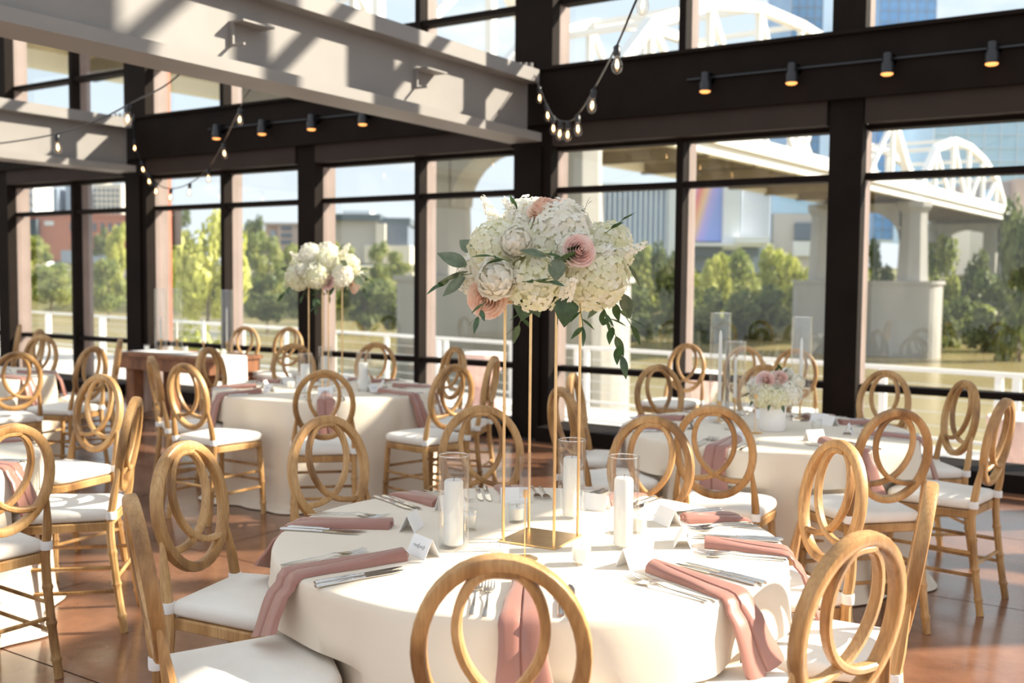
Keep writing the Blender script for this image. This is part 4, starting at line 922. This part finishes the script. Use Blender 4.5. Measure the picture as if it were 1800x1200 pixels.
# ------------------------------------------------------------------ bridge
AX = Vector((.607, .795))                 # bridge axis in (right, away) metres
PN = Vector((-.795, .607))                # across the bridge, away from the viewer
P1 = Vector((3.9, 63.6)); SPAN = 68.5; ZBR = 11.2; BW = 10.5
def bp(s, across, z): q = P1+AX*s+PN*across; return loc2(q.x, q.y, z)
def beam_between(a, b, w, h, name, m, parent):
    a, b = Vector(a), Vector(b); d = (b-a); up = Vector((0, 0, 1)) if abs(d.normalized().z) < .95 else loc2(AX.x, AX.y)
    return MB().sweep([a, b], [(-h/2, -w/2), (h/2, -w/2), (h/2, w/2), (-h/2, w/2)], ref=d.normalized().cross(up).normalized()).build(name, M[m], parent, smooth=False)
def truss_span(br, s0, L, n, hs):
    pl = L/n
    for ac in (0, BW):
        for i in range(n):
            x0, x1 = s0+i*pl, s0+(i+1)*pl; h0, h1 = hs[i], hs[i+1]
            beam_between(bp(x0, ac, ZBR), bp(x1, ac, ZBR), .7, .8, 'bottom_chord', 'truss', br)
            beam_between(bp(x0, ac, ZBR+h0), bp(x1, ac, ZBR+h1), .75, .75, 'top_chord', 'truss', br)
            if 0 < i: beam_between(bp(x0, ac, ZBR), bp(x0, ac, ZBR+h0), .45, .45, 'vertical', 'truss', br)
            if 0 < i < n-1:
                if i < n/2: beam_between(bp(x0, ac, ZBR+h0), bp(x1, ac, ZBR), .4, .4, 'diagonal', 'truss', br)
                else: beam_between(bp(x0, ac, ZBR), bp(x1, ac, ZBR+h1), .4, .4, 'diagonal', 'truss', br)
            beam_between(bp(x0, 0, ZBR-.1), bp(x0, BW, ZBR-.1), .5, 1.0, 'floor_beam', 'bdeck', br)
    for i in range(1, n): beam_between(bp(s0+i*pl, 0, ZBR+hs[i]), bp(s0+i*pl, BW, ZBR+hs[i]), .4, .4, 'top_strut', 'truss', br)
    q = [bp(s0, -.6, 0), bp(s0+L, -.6, 0), bp(s0+L, BW+.6, 0), bp(s0, BW+.6, 0)]
    MB().prism([(p.x, p.y) for p in q], ZBR+.35, ZBR+.75).build('roadway', M['bdeck'], br, smooth=False)
    for ac in (-.7, BW+.7): beam_between(bp(s0, ac, ZBR+.9), bp(s0+L, ac, ZBR+.9), .2, 1.1, 'parapet', 'truss', br)
def pier(br, s, wid=3.2, zb=1.3, kind=0):
    e = math.atan2((RIGHT*PN.x+FWD*PN.y).y, (RIGHT*PN.x+FWD*PN.y).x); c = bp(s, BW/2, 0)
    p = link('pier', None, br, (c.x, c.y, 0), (0, 0, e))
    half = BW/2
    b = MB(); n = 8; ol = []
    for k in range(n+1): a = -PI/2+PI*k/n; ol.append((half+2.2+1.7*math.cos(a)*.6, 2.3*math.sin(a)))
    for k in range(n+1): a = PI/2+PI*k/n; ol.append((-half-2.2+1.7*math.cos(a)*.6, 2.3*math.sin(a)))
    b.prism(ol, ZW-1, zb); b.prism([(x*1.03, y*1.06) for x, y in ol], zb, zb+.35); b.build('footing', M['pierc'], p, smooth=False)
    for sgn in (-1, 1):
        b = MB(); b.lathe([(wid*.56, zb+.3), (wid*.54, zb+1), (wid*.47, ZBR-3.2), (wid*.47, ZBR-1.9), (wid*.62, ZBR-1.2), (wid*.62, ZBR-.6)], 8, (sgn*half, 0, 0)); b.build('shaft', M['pierc'], p, smooth=False)
    b = MB(); vs = []; fs = []; k = 17; r = half-wid*.4; zt = ZBR-.7; zs = zt-.9-r*.85
    for i in range(k):
        a = PI*i/(k-1); x = -r*math.cos(a); z = zs+r*.85*math.sin(a)
        for y in (-1.1, 1.1): vs += [(x, y, z), (x, y, zt)]
    for i in range(k-1):
        q = i*4; fs += [(q, q+4, q+5, q+1), (q+3, q+7, q+6, q+2), (q, q+2, q+6, q+4), (q+1, q+5, q+7, q+3)]
    b.add(vs, fs).build('arch', M['pierc'], p, smooth=False)
def bridge():
    br = thing('truss_bridge', (0, 0, 0), 'white steel truss bridge on concrete piers crossing the river', 'bridge')
    truss_span(br, -SPAN, SPAN, 8, [0, 7.5, 10.5, 12, 12.3, 12, 10.5, 7.5, 0])
    truss_span(br, 0, SPAN, 8, [0, 7.5, 10.5, 12, 12.3, 12, 10.5, 7.5, 0])
    truss_span(br, SPAN, 46, 6, [0, 6.2, 8, 8, 7, 5, 0])
    pier(br, 0); pier(br, SPAN); pier(br, SPAN+46, 2.4)
    q = [bp(SPAN+46, -.6, 0), bp(SPAN+120, -.6, 0), bp(SPAN+120, BW+.6, 0), bp(SPAN+46, BW+.6, 0)]
    MB().prism([(p.x, p.y) for p in q], ZBR-.6, ZBR+.75).build('approach', M['pierc'], br, smooth=False)
    for s in (SPAN+62, SPAN+80, SPAN+98):
        c = bp(s, BW/2, 0); beam_between(Vector((c.x, c.y, -4)), Vector((c.x, c.y, ZBR-.6)), 2.0, 6, 'approach_post', 'pierc', br)
bridge()

# ------------------------------------------------------------------ city across the river
def bmat(n, c, c2=None, rough=.7): M[n] = mat(n, c, c2 or tuple(min(1, v*1.12) for v in c), .1, rough)
bmat('brick', (.52, .20, .13)); bmat('cream', (.74, .68, .60)); bmat('pale', (.72, .74, .76)); bmat('slate', (.30, .36, .46), None, .4); bmat('tan', (.55, .42, .36)); bmat('conc', (.52, .48, .45)); bmat('roofd', (.10, .13, .16))
bmat('blueglass', (.14, .32, .62), (.20, .40, .70), .25); bmat('skyglass', (.40, .60, .80), (.50, .68, .85), .25); bmat('stripe', (.46, .58, .74), None, .4); bmat('darkwin', (.12, .15, .20), None, .25); bmat('fin', (.74, .78, .84)); bmat('greyb', (.42, .38, .38))
def face_box(px0, px1, dep, ytop, ybot, depth, name, m, parent):
    """box whose front faces the viewer's side of the river"""
    a, b = (px0-900)/FPX*dep, (px1-900)/FPX*dep; z0, z1 = zat(ybot, dep), zat(ytop, dep)
    q = [loc2(a, dep), loc2(b, dep), loc2(b, dep+depth), loc2(a, dep+depth)]
    return MB().prism([(p.x, p.y) for p in q], z0, z1).build(name, M[m], parent, smooth=False)
def building(name, label, dep, parts, wins=()):
    t = thing(name, (0, 0, 0), label, 'building')
    for nm, m, px0, px1, yt, yb, d, dd in parts: face_box(px0, px1, dep+d, yt, yb, dd, nm, m, t)
    for px0, px1, yt, yb, nx, ny, m, f in wins:
        w = (px1-px0)/nx; h = (yb-yt)/ny
        for i in range(nx):
            for j in range(ny): face_box(px0+w*(i+.5-f/2), px0+w*(i+.5+f/2), dep-.35, yt+h*(j+.22), yt+h*(j+.78), .6, 'window', m, t)
building('brick_building', 'long red brick building on the far bank at the left', 300, [('wall', 'brick', 20, 225, 392, 470, 0, 30), ('wing', 'roofd', 32, 66, 398, 470, -2, 8), ('parapet', 'brick', 18, 227, 388, 393, -.5, 31)], [(120, 215, 398, 424, 7, 1, 'darkwin', .35), (78, 98, 398, 412, 1, 1, 'pale', .8)])
building('apartment_block', 'cream and blue-grey apartment block above the brick building', 380, [('wall', 'cream', 152, 216, 336, 480, 0, 30), ('glass_front', 'slate', 118, 162, 340, 480, -2, 30), ('penthouse', 'cream', 128, 175, 330, 345, 4, 20), ('side_block', 'slate', 64, 104, 345, 480, -4, 20)], [(165, 212, 342, 390, 6, 5, 'darkwin', .45)])
building('white_block', 'white horizontally banded block at the far-left edge', 335, [('wall', 'pale', -30, 62, 332, 480, 0, 14)]+[('window_band', 'slate', -28, 60, 340+14*i, 345+14*i, -.5, 2) for i in range(5)])
building('brown_building', 'small brown building left of the farther flowers', 320, [('wall', 'tan', 488, 530, 402, 470, 0, 20), ('wing', 'tan', 466, 490, 402, 470, 4, 20), ('roof', 'conc', 464, 530, 400, 404, -1, 24)], [(494, 512, 404, 440, 1, 3, 'darkwin', 1.0), (476, 484, 406, 440, 1, 1, 'slate', 1.0)])
building('concrete_hall', 'concrete hall with flat dark roof behind the farther flowers', 280, [('wall', 'conc', 560, 664, 394, 470, 0, 40), ('roof', 'roofd', 556, 668, 384, 395, -2, 44), ('corner_pier', 'cream', 660, 676, 400, 470, -3, 8), ('glass_side', 'darkwin', 676, 716, 402, 438, 0, 40), ('side_roof', 'roofd', 664, 720, 390, 402, 0, 44), ('plinth', 'cream', 640, 720, 438, 470, -2, 40), ('skylight', 'pale', 602, 650, 378, 385, 6, 10)])
def striped():
    t = thing('striped_building', (0, 0, 0), 'pale blue building with vertical fins right of the bouquet', 'building')
    face_box(1010, 1178, 210, 330, 480, 30, 'wall', 'stripe', t); face_box(1172, 1190, 207, 330, 480, 8, 'corner_pier', 'pale', t); face_box(1005, 1192, 208, 326, 332, 34, 'roof_edge', 'pale', t)
    for i in range(17): face_box(1022+9*i, 1025+9*i, 208.6, 333, 440, 1.6, 'fin', 'fin', t)
    for j in range(3): face_box(1040+22*j, 1056+22*j, 209.4, 350, 385, 1, 'window', 'slate', t)
striped()
def screen_block():
    t = thing('screen_building', (0, 0, 0), 'building with rainbow coloured screen and white pillar across the river', 'building')
    face_box(1196, 1352, 212, 322, 480, 30, 'wall', 'slate', t); face_box(1268, 1298, 206, 318, 440, 8, 'white_pillar', 'pale', t)
    for i in range(9): face_box(1301+5.6*i, 1303.4+5.6*i, 211, 326, 420, 1.5, 'fin', 'fin', t)
    face_box(1199, 1350, 204, 428, 434, 12, 'canopy', 'pale', t); face_box(1199, 1330, 208, 436, 452, 6, 'shopfront', 'darkwin', t); face_box(1290, 1350, 203, 418, 428, 8, 'awning', 'pale', t)
    m, n, L, b = nodes('rainbow_print'); tc = n.new('ShaderNodeTexCoord'); sp = n.new('ShaderNodeSeparateXYZ'); L.new(tc.outputs['Generated'], sp.inputs[0])
    ad = n.new('ShaderNodeMath'); ad.operation = 'MULTIPLY_ADD'; ad.inputs[1].default_value = -.35; L.new(sp.outputs['Z'], ad.inputs[0]); L.new(sp.outputs['X'], ad.inputs[2])
    a2 = n.new('ShaderNodeMath'); a2.operation = 'ADD'; a2.inputs[1].default_value = .3; L.new(ad.outputs[0], a2.inputs[0])
    rp = n.new('ShaderNodeValToRGB'); e = rp.color_ramp.elements; e[0].position = 0; e[0].color = (.20, .62, .58, 1); e[1].position = 1; e[1].color = (.32, .42, .85, 1)
    for p, c in ((.22, (.25, .70, .30)), (.38, (.62, .52, .85)), (.52, (.88, .22, .22)), (.66, (.92, .58, .30)), (.82, (.50, .42, .85))): e.new(p).color = (*c, 1)
    L.new(a2.outputs[0], rp.inputs[0]); L.new(rp.outputs[0], b.inputs['Base Color']); b.inputs['Roughness'].default_value = .5; M['rainbow'] = m
    face_box(1206, 1264, 208, 324, 426, 4, 'rainbow_screen', 'rainbow', t)
screen_block()
building('grey_block', 'grey block with blue upper storey left of the right pier', 215, [('wall', 'conc', 1354, 1460, 376, 490, 0, 30), ('upper_storey', 'skyglass', 1352, 1430, 342, 377, 0, 30), ('opening', 'darkwin', 1394, 1430, 392, 422, -1, 3), ('lower_wall', 'pale', 1392, 1432, 424, 450, -1, 3)])
def tower(name, label, px0, px1, dep, ytop, ybot, m, nx, ny):
    t = thing(name, (0, 0, 0), label, 'building'); face_box(px0, px1, dep, ytop, ybot, 40, 'core', m, t)
    w = (px1-px0)/nx
    for i in range(nx+1): face_box(px0+w*i-.5, px0+w*i+.5, dep-.6, ytop, ybot, 1, 'mullion', 'slate' if m == 'blueglass' else 'fin', t)
    h = (ybot-ytop)/ny
    for j in range(ny+1): face_box(px0, px1, dep-.5, ytop+h*j-.5, ytop+h*j+.5, .9, 'floor_band', 'slate' if m == 'blueglass' else 'fin', t)
tower('glass_tower', 'deep blue glass tower at the top between truss and column', 1378, 1432, 420, -150, 420, 'blueglass', 4, 30)
tower('glass_tower', 'deep blue glass tower behind the right end of the truss', 1530, 1628, 460, -180, 420, 'blueglass', 6, 32)
tower('glass_office', 'broad pale blue glass office building at the right', 1632, 1980, 400, 190, 420, 'skyglass', 12, 10)
building('pale_tower', 'pale tower edge beside the deep blue tower at the top', 430, [('wall', 'pale', 1432, 1458, -150, 420, 0, 20)])
building('grey_building', 'grey building with blue panel at the right below the pale glass', 230, [('wall', 'greyb', 1708, 1792, 318, 480, 0, 20), ('blue_panel', 'skyglass', 1720, 1746, 332, 372, -1, 2), ('wing', 'tan', 1778, 1830, 312, 480, -3, 20), ('podium', 'cream', 1700, 1830, 372, 480, -8, 20)], [(1712, 1770, 380, 420, 5, 2, 'darkwin', .5)])

building('low_warehouse', 'low blue-grey roofed shed on the far bank at the left', 235, [('roof', 'slate', 108, 228, 452, 474, 0, 8), ('wall', 'greyb', 110, 226, 474, 500, 1, 6)])
def road(px0, px1, dep, y, label):
    o = face_box(px0, px1, dep, y, y+9, 3, 'river_road', 'cream', None); o['kind'] = 'structure'; o['label'] = label
road(428, 725, 226, 486, 'pale road strip along the far bank behind the farther flowers')
road(-20, 225, 214, 486, 'pale road strip along the far bank at the left')
